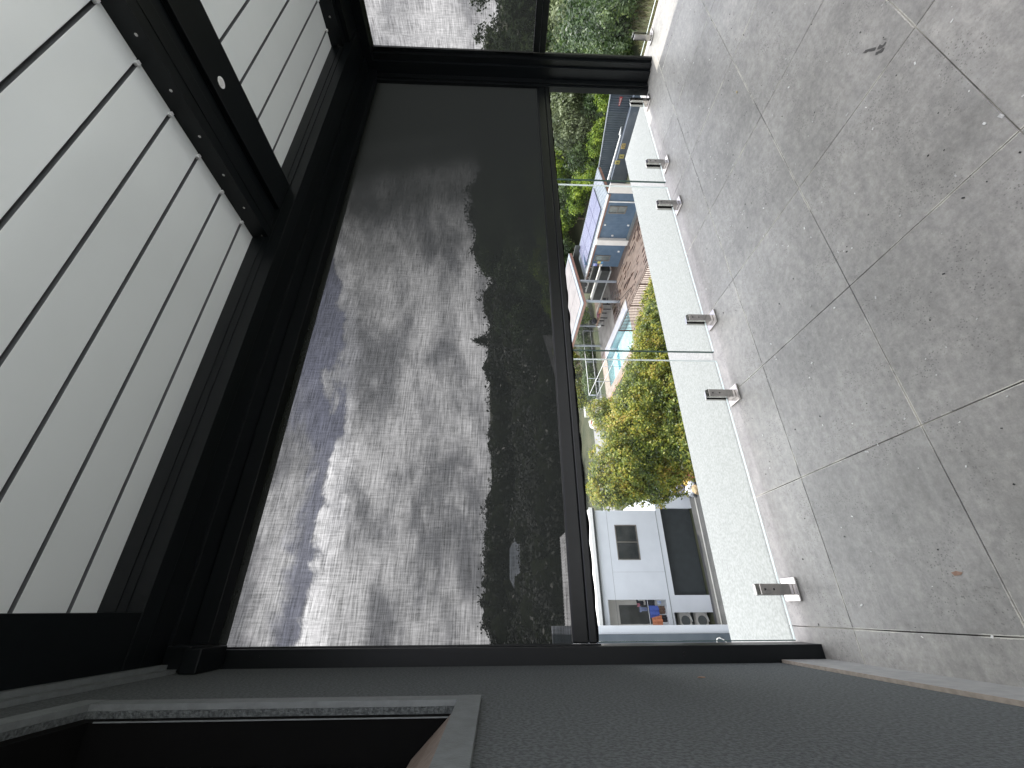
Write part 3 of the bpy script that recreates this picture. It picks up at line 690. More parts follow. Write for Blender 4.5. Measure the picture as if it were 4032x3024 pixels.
def flat_poly(name, m_, pts, z, label, cat):
    b = MB(); top = [(x, y, z) for x, y in pts]; bot = [(x, y, z - 0.0006) for x, y in pts]
    tv = [b.b.verts.new(p) for p in top]; bv = [b.b.verts.new(p) for p in bot]
    b.b.faces.new(tv); b.b.faces.new(bv[::-1])
    for i in range(len(pts)): b.b.faces.new((tv[i], bv[i], bv[(i+1) % len(pts)], tv[(i+1) % len(pts)]))
    cx = sum(p[0] for p in pts) / len(pts); cy = sum(p[1] for p in pts) / len(pts)
    return tag(b.build(name, m_, loc=(cx, cy, z)), label, cat)
flat_poly('damp_mark', M['stain'], [(1.8885, 0.7473), (1.8846, 0.7349), (1.8725, 0.7269), (1.8539, 0.7157), (1.8424, 0.7081), (1.8366, 0.7103), (1.8364, 0.7172), (1.8507, 0.7261), (1.8656, 0.7324), (1.8719, 0.7398)], 0.0010, 'dark damp mark shaped like a long toe, part of the print on the tiles', 'stain')
flat_poly('damp_mark', M['stain'], [(1.8278, 0.7107), (1.8316, 0.7036), (1.8315, 0.6945), (1.8234, 0.6946), (1.8152, 0.6907), (1.8131, 0.6803), (1.8067, 0.6789), (1.805, 0.6871), (1.8068, 0.6918), (1.8093, 0.6979), (1.8189, 0.7053)], 0.0010, 'upper dark damp mark of the print on the tiles', 'stain')
flat_poly('damp_mark', M['stain'], [(1.8188, 0.7244), (1.8246, 0.7175), (1.8131, 0.7075), (1.8061, 0.6955), (1.7977, 0.6925), (1.7938, 0.7011), (1.797, 0.7077), (1.8078, 0.7145), (1.8097, 0.7194)], 0.0010, 'lower dark damp mark of the print on the tiles', 'stain')
flat_poly('damp_mark', M['stain'], [(1.833, 0.6804), (1.8178, 0.6722), (1.8192, 0.6755), (1.8283, 0.6797)], 0.0010, 'thin dark damp stroke at the end of the print on the tiles', 'stain')
flat_poly('rust_mark', M['rust'], [(0.0935, 1.3445), (0.0968, 1.3272), (0.091, 1.3101), (0.0848, 1.3184), (0.0839, 1.3392)], 0.0010, 'faint rust brown smear on the tiles near the wall side', 'stain')
flat_poly('pale_mark', M['dust'], [(1.2143, 0.6154), (1.2144, 0.6066), (1.2004, 0.6034), (1.1982, 0.611)], 0.0010, 'pale rounded splash on a tile joint at the nearest corner', 'stain')
# small dry leaf
g = MB(); g.blob((2.69, 1.28, 0.004), 0.010, 0.006, 0.003, 2, sub=2); tag(g.build('dry_leaf', M['leafdry']), 'tiny curled dry leaf lying near the middle of the tiles', 'leaf')

# ================================================================== WHITE BUILDING
wb = thing('white_building', 'white two storey building with one window and a deep dark opening at ground level', 'building', (2.0, 21.3, G0))
YF = 21.32
b = MB()
def wall_holes(b, x0, x1, z0, z1, y0, y1, holes):
    xs = sorted({x0, x1, *[h[0] for h in holes], *[h[1] for h in holes]}); zs = sorted({z0, z1, *[h[2] for h in holes], *[h[3] for h in holes]})
    for i in range(len(xs) - 1):
        for j in range(len(zs) - 1):
            cx, cz = (xs[i] + xs[i+1]) / 2, (zs[j] + zs[j+1]) / 2
            if any(h[0] < cx < h[1] and h[2] < cz < h[3] for h in holes): continue
            b.box(xs[i], xs[i+1], y0, y1, zs[j], zs[j+1])
wall_holes(b, -3.0, 4.40, -6.68, -3.46, YF, YF + 0.25, [(2.08, 3.70, -5.60, -4.50), (-1.6, 0.385, -6.52, -3.80)])
wall_holes(b, -3.0, 5.55, G0, -6.70, YF, YF + 0.25, [(0.565, 4.54, G0, -6.95), (-1.6, -0.14, G0, -6.78)])
b.box(4.15, 4.40, YF + 0.251, 30, -6.68, -3.5); b.box(5.3, 5.55, YF + 0.251, 30, G0, -6.70)
b.box(-3, 5.50, YF + 0.26, 29.9, -6.90, -6.705)
wall = b.build('wall', M['white'], wb)
b = MB(); b.box(-3.0, 4.385, YF - 0.012, YF - 0.001, -6.693, -6.675); b.box(-3.0, 4.385, YF - 0.0045, YF - 0.001, -4.168, -4.158); b.box(1.55, 1.556, YF - 0.0035, YF - 0.001, -6.67, -4.17)
b.build('panel_joint', M['trim'], wb)
b = MB(); b.box(-3.2, 4.48, YF - 0.16, YF + 0.02, -3.53, -3.43); b.build('gutter', M['darkpanel'], wb)
b = MB()
for k in range(40):    # ribbed roof sheet sloping up to the back
    x = -3.2 + 7.7 * k / 40
    b.hexa([(x, YF - 0.2, -3.42), (x + 0.15, YF - 0.2, -3.42), (x + 0.15, 31, -3.25), (x, 31, -3.25), (x, YF - 0.2, -3.36), (x + 0.15, YF - 0.2, -3.36), (x + 0.15, 31, -3.19), (x, 31, -3.19)])
    b.hexa([(x + 0.151, YF - 0.2, -3.42), (x + 0.191, YF - 0.2, -3.42), (x + 0.191, 31, -3.25), (x + 0.151, 31, -3.25), (x + 0.151, YF - 0.2, -3.33), (x + 0.191, YF - 0.2, -3.33), (x + 0.191, 31, -3.16), (x + 0.151, 31, -3.16)])
b.box(-3.2, 4.5, YF - 0.22, YF - 0.201, -3.42, -3.25)
b.build('roof', M['white2'], wb)
b = MB(); fr = 0.045
b.box(2.08, 3.70, YF - 0.015, YF + 0.10, -5.60, -5.60 + fr); b.box(2.08, 3.70, YF - 0.015, YF + 0.10, -4.50 - fr, -4.50)
for x in (2.08, 2.87, 3.70 - fr): b.box(x, x + fr, YF - 0.0145, YF + 0.099, -5.60 + fr, -4.50 - fr)
wn = b.build('window', M['frame'], wb)
MB().box(2.1, 3.68, YF + 0.04, YF + 0.05, -5.58, -4.52).build('pane', M['pane_d'], wn)
b = MB(); b.box(0.566, 4.539, YF + 0.30, YF + 0.36, G0, -6.91); b.build('dark_screen', M['darkpanel'], wb)
b = MB(); b.box(-1.6, 0.40, YF + 1.3, YF + 1.4, -6.67, -3.5); b.box(0.386, 0.50, YF + 0.251, YF + 1.3, -6.67, -3.5); b.build('balcony_back_wall', M['cream'], wb)
b = MB(); b.box(-0.62, 0.18, YF + 1.285, YF + 1.299, -6.2, -4.62); b.build('balcony_window', M['inside'], wb)
b = MB(); b.box(-3, 0.0, YF + 1.6, YF + 1.7, G0, -6.91); b.build('store_back_wall', M['trim'], wb)
tag(MB().box(-3, 5.6, 20.60, 20.72, G0, G0 + 0.04).build('kerb', M['asphalt_l']), kind='structure')

# grey blade wall nearer to us at the left
bw = thing('blade_wall', 'tall grey rendered blade wall between the white building and the black post', 'wall', (-1.0, 19.9, G0))
b = MB(); b.box(-0.90, -0.597, 19.9, 20.1, G0, -1.0); b.build('pale_face', M['white'], bw)
b = MB(); b.box(-3.5, -0.905, 19.80, 20.0, G0, -1.0); b.build('grey_face', M['corr'], bw)
pts = [(-1.28, 19.75, -7.82), (-1.2, 19.7, -7.74), (-1.09, 19.68, -7.76), (-1.05, 19.68, -7.86), (-1.10, 19.7, -8.0), (-1.22, 19.72, -8.16)]
tag(MB().path(pts, 0.02, 8).build('cable_loop', M['cable'], loc=(-1.15, 19.7, -8.0)), 'loop of white cable sticking out at the foot of the grey wall', 'cable')

# laundry on the balcony of the white building
def cloth(name, m_, x0, x1, z0, z1, y, label, cat, group=None, sag=0.03, shape='sheet', seed=0):
    b = MB(); nx, nz = 12, 10
    def fx(u, v):
        X = x0 + (x1 - x0) * u
        if shape == 'shirt':
            w_ = 1.0 if v > 0.72 else 0.66
            X = (x0 + x1) / 2 + (u - 0.5) * (x1 - x0) * w_
        if shape == 'drape': X += 0.18 * (1 - v) * (u - 0.4)
        return X
    for s_ in (-1, 1):
        gr = [[b.b.verts.new((fx(i/nx, j/nz), y + s_ * 0.008 + sag * math.sin(i * 1.3 + seed) * (1.1 - j/nz), z0 + (z1 - z0) * j/nz - 0.02 * math.sin(i/nx*math.pi))) for j in range(nz+1)] for i in range(nx+1)]
        for i in range(nx):
            for j in range(nz):
                f = b.b.faces.new((gr[i][j], gr[i+1][j], gr[i+1][j+1], gr[i][j+1])); f.smooth = True
    cx = (x0 + x1) / 2
    return tag(b.build(name, m_, loc=(cx, y, z1), recalc=False), label, cat, group)
LG = 'laundry hung on the white building balcony'
cloth('towel', M['blue'], -0.34, 0.14, -6.05, -5.62, 21.22, 'bright blue towel hung over the balcony rail of the white building', 'towel', LG)
cloth('towel', M['orange'], -0.72, -0.345, -6.14, -5.68, 21.20, 'orange towel draped over the rail right beside the blue one', 'towel', LG, shape='drape', seed=2)
cloth('shirt', M['fabric_dk'], 0.12, 0.385, -5.50, -5.17, 21.55, 'dark grey shirt hanging highest on the laundry rail', 'shirt', LG, shape='shirt', seed=1)
cloth('shirt', M['bluegrey_cl'], -0.12, 0.12, -5.62, -5.26, 21.5, 'grey blue shirt hanging above the bright blue towel', 'shirt', LG, shape='shirt', seed=4)
cloth('cloth', M['pink_cl'], 0.10, 0.24, -5.30, -5.18, 21.50, 'small pink cloth peeping out beside the dark grey shirt', 'cloth', LG, seed=5)
cloth('cloth', M['fabric_dk'], 0.13, 0.38, -5.98, -5.56, 21.45, 'black cloth hanging just beneath the dark grey shirt', 'cloth', LG, seed=3)
cloth('cloth', M['lightblue_cl'], 0.17, 0.34, -6.27, -6.10, 21.42, 'small light blue and white cloth low on the drying rack', 'cloth', LG, seed=6)
cloth('trousers', M['brown_cl'], -0.20, 0.12, -6.42, -6.10, 21.45, 'brown trousers hanging low on the drying rack below the blue towel', 'trousers', LG, seed=7)
cloth('trousers', M['fabric_dk'], -0.52, -0.24, -6.46, -6.12, 21.45, 'black trousers hanging low on the drying rack below the orange towel', 'trousers', LG, seed=8)
rk = thing('drying_rack', 'thin metal clothes drying rack standing on the white building balcony', 'drying rack', (-0.1, 21.5, -6.66))
b = MB()
for k in range(9): b.tube((0.36 - 0.12 * k, 21.44, -6.5), (0.36 - 0.12 * k, 21.62, -6.06), 0.008, n=6)
b.tube((0.38, 21.62, -6.06), (-0.85, 21.62, -6.06), 0.012, n=6); b.tube((0.38, 21.44, -6.5), (-0.85, 21.44, -6.5), 0.012, n=6); b.build('rail', M['alu'], rk)
for x in (0.36, -0.8):
    b = MB(); b.tube((x, 21.44, -6.68), (x, 21.62, -6.06), 0.012, n=6); b.build('leg', M['alu'], rk)
# balcony rail under towels
br = thing('balcony_railing', 'slim white railing along the white building balcony', 'railing', (-0.6, 21.22, -6.66))
MB().tube((0.38, 21.24, -5.60), (-1.6, 21.24, -5.60), 0.012, n=8).build('rail', M['alu'], br)
# two air conditioners
def ac(x, z, label):
    t = thing('air_conditioner', label, 'air conditioner', (x, 21.9, z), 'outdoor air conditioner units')
    b = MB(); b.box(x - 0.30, x + 0.30, 21.75, 22.05, z, z + 0.55, bev=0.03); b.build('casing', M['cream'], t)
    b = MB(); b.tube((x - 0.06, 21.748, z + 0.28), (x - 0.06, 21.735, z + 0.28), 0.21, n=24); b.build('fan_grille', M['trim'], t)
    b = MB(); pts = [(x + 0.3, 21.7, z + 0.45), (x + 0.26, 21.68, z + 0.2), (x + 0.12, 21.68, z + 0.05), (x - 0.1, 21.68, z + 0.0)]; b.path(pts, 0.02, 6); b.build('hose', M['white2'], t)
ac(-0.42, -7.72, 'upper pale outdoor air conditioner unit in the white building side store')
ac(-0.42, -8.5, 'lower pale outdoor air conditioner unit in the white building side store')

# ---- bundles under the tree
def bundle(name, m_, x, y, a, L_, w_, label, nst=3):
    t = thing(name, label, 'bundle', (x, y, G0), 'strapped canvas bundles on the driveway')
    rot = Matrix.Rotation(a, 4, 'Z')
    b = MB(); secs = 14; rings = []
    for i in range(secs + 1):
        u = i / secs; r = w_ * (0.35 + 0.65 * math.sin(math.pi * min(1, 0.18 + u * 0.75))) * (1 + 0.05 * math.sin(i * 2.1))
        ring = []
        for k in range(14):
            th = 2 * math.pi * k / 14
            p = rot @ Vector(((u - 0.5) * L_, math.cos(th) * r, 0)); ring.append(b.b.verts.new((x + p.x, y + p.y, G0 + 0.02 + r * 0.8 + math.sin(th) * r * 0.8)))
        rings.append(ring)
    for i in range(secs):
        for k in range(14):
            f = b.b.faces.new((rings[i][k], rings[i][(k+1) % 14], rings[i+1][(k+1) % 14], rings[i+1][k])); f.smooth = True
    b.b.faces.new(rings[0]); b.b.faces.new(rings[-1][::-1])
    b.build('cover', m_, t)
    for s_ in range(nst):
        u = 0.25 + 0.5 * s_ / max(1, nst - 1); i = u; r = w_ * (0.35 + 0.65 * math.sin(math.pi * min(1, 0.18 + u * 0.75))) * 1.10
        b = MB(); pr = None
        pts = []
        for k in range(21):
            th = 2 * math.pi * k / 20; p = rot @ Vector(((u - 0.5) * L_ + 0.05 * math.cos(th), math.cos(th) * r, 0)); pts.append((x + p.x, y + p.y, G0 + 0.02 + r * 0.8 + math.sin(th) * r * 0.8))
        b.path(pts, 0.022, 5); b.build('strap', M['strap'], t)
bundle('canvas_bundle', M['yellow'], 5.75, 20.75, R(100), 0.85, 0.26, 'yellow strapped bundle, nearest the white bags')
bundle('canvas_bundle', M['red'], 5.95, 20.05, R(80), 0.95, 0.24, 'red strapped bundle lying between the yellow and green ones')
bundle('canvas_bundle', M['green'], 5.9, 19.45, R(80), 1.0, 0.25, 'green strapped bundle beside the edge of the balcony ledge')
g = MB(); g.blob((5.22, 20.55, G0 + 0.25), 0.25, 0.28, 0.24, 1, 0.25); tag(g.build('rubbish_bag', M['plastic'], loc=(5.22, 20.55, G0)), 'larger white plastic bag on the driveway by the opening', 'bag')
g = MB(); g.blob((5.52, 20.35, G0 + 0.18), 0.14, 0.17, 0.19, 4, 0.25); tag(g.build('rubbish_bag', M['plastic'], loc=(5.52, 20.35, G0)), 'small white plastic bag leaning between larger bag and yellow bundle', 'bag')
g = MB(); g.blob((5.15, 20.05, G0 + 0.16), 0.22, 0.2, 0.18, 6, 0.25); tag(g.build('rubbish_bag', M['tanbag'], loc=(5.15, 20.05, G0)), 'tan bag slumped in front of the white plastic bags', 'bag')
g = MB(); g.box(5.15, 5.65, 21.0, 21.28, G0 + 0.02, G0 + 0.62, bev=0.01); tag(g.build('carton', M['card'], loc=(5.4, 21.1, G0)), 'grey carton leaning upright against the white wall', 'carton')

# ================================================================== CABIN + POOL AREA
cab = thing('blue_cabin', 'long blue clad cabin with cream piers, pale skillion roof and solar panels', 'cabin', (26.5, 22, G0))
FZ = G0 + 0.05
b = MB()
b.box(25.2, 25.3, 18.55, 25.45, FZ, -6.05); b.box(25.31, 28.2, 25.35, 25.45, FZ, -5.75)
for k in range(48):           # vertical cladding battens
    y = 18.62 + 0.142 * k
    if 19.45 < y < 20.25 or 24.1 < y < 24.9 or 22.35 < y < 22.85: 
        b.box(25.188, 25.199, y, y + 0.03, FZ, -7.72); continue
    b.box(25.188, 25.199, y, y + 0.03, FZ, -6.1)
b.build('wall', M['bluewall'], cab)
b = MB(); b.box(24.9, 25.186, 22.42, 22.9, FZ, -6.10); b.build('pier', M['cream'], cab)
b = MB(); b.box(25.15, 25.3, 17.85, 18.5, FZ, -6.05); b.build('pier', M['cream'], cab)
b = MB(); b.box(25.13, 25.185, 19.14, 19.22, FZ, -6.2); b.build('downpipe', M['white2'], cab)
b = MB(); b.box(24.95, 25.185, 19.3, 22.41, FZ, FZ + 0.16); b.build('plinth', M['trim'], cab)
def cwin(y0, y1, z0, z1):
    b = MB(); f_ = 0.06
    b.box(25.13, 25.187, y0, y1, z0, z0 + f_); b.box(25.13, 25.187, y0, y1, z1 - f_, z1); b.box(25.13, 25.187, y0, y0 + f_, z0 + f_, z1 - f_); b.box(25.13, 25.187, y1 - f_, y1, z0 + f_, z1 - f_)
    b.box(25.14, 25.186, y0 + f_, y1 - f_, (z0+z1)/2 - 0.02, (z0+z1)/2 + 0.02)
    w_ = b.build('window', M['frame'], cab)
    MB().box(25.175, 25.1865, y0 + f_, y1 - f_, z0 + f_, z1 - f_).build('pane', M['pane'], w_)
cwin(19.53, 20.16, -7.68, -6.43); cwin(24.2, 24.80, -7.64, -6.40)
for (y, z) in ((21.16, -6.45), (21.16, -8.2), (22.15, -7.25), (23.73, -8.15)):
    MB().box(25.10, 25.187, y - 0.05, y + 0.05, z - 0.07, z + 0.07, bev=0.01).build('wall_light', M['white2'], cab)
# roof slab: eave X 24.9 z -6.0, back X 28.3 z -5.6
b = MB(); ez, bz, ex, bx_, y0, y1 = -6.02, -5.64, 25.15, 28.1, 18.6, 26.95
b.hexa([(ex,y0,ez-.06),(bx_,y0,bz-.06),(bx_,y1,bz-.06),(ex,y1,ez-.06),(ex,y0,ez),(bx_,y0,bz),(bx_,y1,bz),(ex,y1,ez)]); 
for k in range(42):
    y = y0 + 0.1 + k * 0.197
    b.hexa([(ex,y,ez),(bx_,y,bz),(bx_,y+.03,bz),(ex,y+.03,ez),(ex,y,ez+.025),(bx_,y,bz+.025),(bx_,y+.03,bz+.025),(ex,y+.03,ez+.025)])
b.build('roof', M['roofw'], cab)
b = MB(); b.box(ex - 0.10, ex - 0.001, y0 - 0.02, y1, ez - 0.10, ez - 0.005); b.build('gutter', M['white2'], cab)
b = MB(); b.box(ex - 0.03, ex + 0.05, y0, y1, ez - 0.24, ez - 0.101); b.hexa([(ex+.051,y0,ez-.24),(bx_,y0,bz-.24),(bx_,y0+.05,bz-.24),(ex+.051,y0+.05,ez-.24),(ex+.051,y0,ez-.065),(bx_,y0,bz-.065),(bx_,y0+.05,bz-.065),(ex+.051,y0+.05,ez-.065)])
b.build('fascia', M['fascia'], cab)
def slope_z(x): return ez + (x - ex) / (bx_ - ex) * (bz - ez)
for r_ in range(2):
    for k in range(4):
        xa_, xb_ = ex + 0.30 + r_ * 1.18, ex + 0.30 + r_ * 1.18 + 1.14; ya = 20.05 + k * 1.52; yb = ya + 1.48
        b = MB(); b.mi = 0; o1, o2 = 0.06, 0.09
        b.hexa([(xa_,ya,slope_z(xa_)+o1),(xb_,ya,slope_z(xb_)+o1),(xb_,yb,slope_z(xb_)+o1),(xa_,yb,slope_z(xa_)+o1),(xa_,ya,slope_z(xa_)+o2),(xb_,ya,slope_z(xb_)+o2),(xb_,yb,slope_z(xb_)+o2),(xa_,yb,slope_z(xa_)+o2)])
        b.mi = 1
        for q in range(1, 10):
            yy = ya + 1.48 * q / 10
            b.hexa([(xa_,yy-.004,slope_z(xa_)+o2),(xb_,yy-.004,slope_z(xb_)+o2),(xb_,yy+.004,slope_z(xb_)+o2),(xa_,yy+.004,slope_z(xa_)+o2)] + [(xa_,yy-.004,slope_z(xa_)+o2+.003),(xb_,yy-.004,slope_z(xb_)+o2+.003),(xb_,yy+.004,slope_z(xb_)+o2+.003),(xa_,yy+.004,slope_z(xa_)+o2+.003)])
        b.build('solar_panel', [M['solar'], M['alu']], cab)
# posters on the cabin wall
def poster(y0, y1, z0, z1, mats, label, frac=0.5):
    t = thing('poster', label, 'poster', (25.18, (y0+y1)/2, z0), 'notices on the blue cabin wall')
    MB().box(25.165, 25.187, y0, y1, z0 + (z1 - z0) * frac, z1).build('upper_print', mats[0], t)
    MB().box(25.166, 25.187, y0, y1, z0, z0 + (z1 - z0) * frac - 0.001).build('lower_print', mats[1], t)
poster(24.88, 25.10, -7.19, -6.74, (M['sign_y'], M['skyb']), 'yellow and sky blue notice just left of the cabin window', 0.4)
poster(25.12, 25.40, -6.74, -6.42, (M['lilac'], M['violet']), 'lilac and violet notice, highest on the blue cabin wall', 0.45)
poster(25.20, 25.42, -7.19, -6.80, (M['brownlining'], M['cream']), 'brown topped picture notice nearest the end of the blue wall', 0.6)

# patio shelter
ps = thing('patio_shelter', 'open patio shelter with pale pink flat roof on paired grey posts', 'shelter', (24, 29.5, G0))
b = MB(); ex2, bx2, ez2, bz2, ya2, yb2 = 21.85, 27.4, -5.49, -4.70, 26.2, 33.5
b.hexa([(ex2,ya2,ez2-.05),(bx2,ya2,bz2-.05),(bx2,yb2,bz2-.05),(ex2,yb2,ez2-.05),(ex2,ya2,ez2),(bx2,ya2,bz2),(bx2,yb2,bz2),(ex2,yb2,ez2)])
b.build('roof', M['roofw'], ps)
b = MB(); s2_ = lambda x: ez2 + (x-ex2)/(bx2-ex2)*(bz2-ez2)
for (xq0, xq1) in ((ex2+.45, ex2+2.0), (ex2+2.03, ex2+3.6), (ex2+3.63, bx2-.2)):
    b.hexa([(xq0,ya2+.5,s2_(xq0)+.01),(xq1,ya2+.5,s2_(xq1)+.01),(xq1,yb2-.4,s2_(xq1)+.01),(xq0,yb2-.4,s2_(xq0)+.01),(xq0,ya2+.5,s2_(xq0)+.03),(xq1,ya2+.5,s2_(xq1)+.03),(xq1,yb2-.4,s2_(xq1)+.03),(xq0,yb2-.4,s2_(xq0)+.03)])
b.build('roof_sheet', M['roofp'], ps)
b = MB(); b.box(ex2-.02, ex2+.05, ya2, yb2, ez2-.26, ez2-.055); b.hexa([(ex2+.051,ya2,ez2-.26),(bx2,ya2,bz2-.26),(bx2,ya2+.06,bz2-.26),(ex2+.051,ya2+.06,ez2-.26),(ex2+.051,ya2,ez2-.055),(bx2,ya2,bz2-.055),(bx2,ya2+.06,bz2-.055),(ex2+.051,ya2+.06,ez2-.055)])
b.build('fascia', M['fascia'], ps)
b = MB(); b.hexa([(ex2+.06,ya2+.07,ez2-.20),(bx2-.05,ya2+.07,bz2-.20),(bx2-.05,yb2-.05,bz2-.20),(ex2+.06,yb2-.05,ez2-.20),(ex2+.06,ya2+.07,ez2-.17),(bx2-.05,ya2+.07,bz2-.17),(bx2-.05,yb2-.05,bz2-.17),(ex2+.06,yb2-.05,ez2-.17)])
b.build('ceiling_lining', M['brownlining'], ps)
for (x, y) in ((24.36, 26.35), (22.2, 26.35), (24.36, 32.6), (22.3, 33.0)):
    top = s2_(x) - 0.21
    b = MB(); b.box(x - 0.05, x + 0.05, y - 0.10, y - 0.012, FZ, top); b.box(x - 0.05, x + 0.05, y + 0.012, y + 0.10, FZ, top); b.box(x-.03, x+.03, y-.0115, y+.0115, FZ, top-.01); b.build('post', M['galv'], ps)
# bar kitchen along the back
kb = thing('outdoor_kitchen', 'outdoor kitchen bar with white counter and dark panels beneath the patio roof', 'kitchen', (26.4, 29.6, FZ))
MB().box(26.35, 26.9, 27.2, 31.2, FZ + 0.10, FZ + 0.88).build('cabinet', M['inside'], kb)
MB().box(26.28, 26.95, 27.1, 31.3, FZ, FZ + 0.09).build('plinth', M['white2'], kb)
MB().box(26.25, 27.0, 27.1, 31.3, FZ + 0.885, FZ + 0.95).build('counter', M['white2'], kb)
MB().box(27.6, 27.75, 25.6, 31.6, FZ, -5.2).build('back_wall', M['inside'], kb)
MB().box(27.35, 27.595, 27.6, 31.2, FZ + 1.35, FZ + 1.42).build('shelf', M['white2'], kb)
random.seed(3)
for k in range(9):
    y = 27.9 + 0.33 * k; h = random.uniform(0.14, 0.3)
    b = MB(); b.tube((27.45, y, FZ + 1.421), (27.45, y, FZ + 1.421 + h * .65), 0.045, n=8); b.tube((27.45, y, FZ + 1.421 + h * .65), (27.45, y, FZ + 1.421 + h), 0.045, 0.018, n=8)
    tag(b.build('bottle', M['strap'] if k % 2 else M['white2'], loc=(27.45, y, FZ + 1.421)), ('dark' if k % 2 else 'pale') + ' bottle on the white bar shelf, ' + ORDW[k] + ' in the row from the cabin end', 'bottle', 'dark bottles on the bar shelf' if k % 2 else 'pale bottles on the bar shelf')
for k in range(4):
    z = FZ + 0.45 + 0.33 * k
    MB().box(26.9, 26.98, 26.9, 27.02, z, z + 0.10, bev=0.01).build('switch_box', M['white2'], kb)
# table and benches
tb = thing('picnic_table', 'long weathered wooden table under the patio roof, cluttered with cloths', 'table', (23.6, 30.0, FZ))
MB().box(23.25, 24.0, 28.6, 31.3, FZ + 0.70, FZ + 0.76, bev=0.01).build('tabletop', M['wood'], tb)
for x in (23.35, 23.9):
    for y in (28.75, 30.0, 31.15): MB().box(x - 0.035, x + 0.035, y - 0.035, y + 0.035, FZ, FZ + 0.699).build('leg', M['strap'], tb)
tag(MB().blob((23.65, 30.9, FZ + 0.98), 0.28, 0.30, 0.22, 2, .2).build('backpack', M['fabric_dk'], loc=(23.65, 30.9, FZ + .77)), 'black bag sitting on the left end of the patio table', 'bag')
tag(MB().blob((23.6, 29.25, FZ + 0.84), 0.22, 0.35, 0.08, 5, .3).build('beach_towel', M['orange'], loc=(23.6, 29.25, FZ + .77)), 'orange red towel crumpled on the patio table', 'towel')
tag(MB().blob((23.7, 30.0, FZ + 0.82), 0.25, 0.30, 0.06, 8, .3).build('beach_towel', M['pink_cl'], loc=(23.7, 30.0, FZ + .77)), 'dull pink towel crumpled in the middle of the patio table', 'towel')
tag(MB().blob((23.5, 31.25, FZ + 0.5), 0.25, 0.22, 0.25, 9, .3).build('beach_towel', M['white2'], loc=(23.5, 31.3, FZ + .4)), 'white towel hanging off the left end of the patio table', 'towel')
ch = thing('patio_chair', 'thin dark framed chair standing at the near end of the patio table', 'chair', (23.6, 28.0, FZ))
MB().box(23.4, 23.85, 27.8, 28.2, FZ + 0.44, FZ + 0.47).build('seat', M['strap'], ch)
for x in (23.42, 23.83):
    for y in (27.82, 28.18): MB().tube((x, y, FZ), (x, y, FZ + (0.9 if y < 28 else .44)), 0.014, n=6).build('leg', M['strap'], ch)
MB().box(23.44, 23.81, 27.81, 27.83, FZ + 0.6, FZ + 0.88).build('backrest', M['strap'], ch)

# swimming pool
po = thing('swimming_pool', 'raised rectangular swimming pool with pale stone coping and turquoise water', 'pool', (19, 28.5, G0))
b = MB(); b.box(17.15, 20.35, 24.95, 31.95, G0 - 0.55, G0 - 0.5); b.box(17.15, 17.2, 25, 31.9, G0 - 0.5, G0 - .021); b.box(20.3, 20.35, 25, 31.9, G0 - .5, G0 - .021); b.box(17.15, 20.35, 31.9, 31.95, G0 - .5, G0 - .021); b.box(17.15, 20.35, 24.95, 25.0, G0 - .5, G0 - .021)
b.build('shell', M['poolshell'], po)
b = MB(); b.box(16.55, 17.2, 24.9, 33.5, G0 - 0.02, G0 + 0.03, bev=0.005); b.box(17.2005, 22.2, 31.9, 33.5, G0 - 0.02, G0 + 0.031, bev=.005); b.build('coping', M['coping'], po)
b = MB(); b.box(20.3, 21.1, 24.9, 31.9, G0 - 0.02, G0 + 0.11, bev=.01); b.build('raised_coping', M['coping_w'], po)
b = MB(); b.box(21.101, 21.3, 24.9, 31.899, G0 - 0.02, G0 + 0.10); b.build('coping_kerb', M['concrete'], po)
b = MB(); b.box(16.40, 16.549, 24.9, 33.5, G0 - 0.25, G0 + 0.0); b.build('timber_edge', M['wood'], po)
b = MB()
for k in range(60): b.box(16.30, 16.395, 24.9 + k * .145, 25.03 + k * .145, G0 - 1.0, G0 - 0.26)
b.build('slatted_skirt', M['galv'], po)
b = MB(); b.box(17.21, 20.29, 29.9, 30.5, G0 - 0.499, G0 - 0.49); b.build('lane_mark', M['teal'], po)
# picket fence
pf = thing('pool_fence', 'dark brown steel picket fence running beside the pool path', 'fence', (17.87, 21.5, G0))
b = MB()
for k in range(43): b.tube((17.87, 17.4 + k * 0.165, G0 + 0.08), (17.87, 17.4 + k * 0.165, G0 + 1.2), 0.026, n=6)
b.build('pickets', M['picket'], pf)
MB().box(17.85, 17.89, 17.35, 24.45, G0 + 1.15, G0 + 1.19).build('rail', M['picket'], pf)
MB().box(17.85, 17.89, 17.35, 24.45, G0 + 0.10, G0 + 0.14).build('rail', M['picket'], pf)
for y in (17.4, 19.5, 21.55, 24.42): MB().box(17.84, 17.90, y - .03, y + .03, G0, G0 + 1.24).build('post', M['picket'], pf)
# pole brush on the deck
tag(MB().tube((21.2, 23.5, FZ + .02), (20.45, 24.4, FZ + 0.9), 0.02, n=6).build('pool_pole', M['strap'], loc=(21.2, 23.5, FZ)), 'thin dark pole leaning over the brown paving beside the picket fence', 'pole')

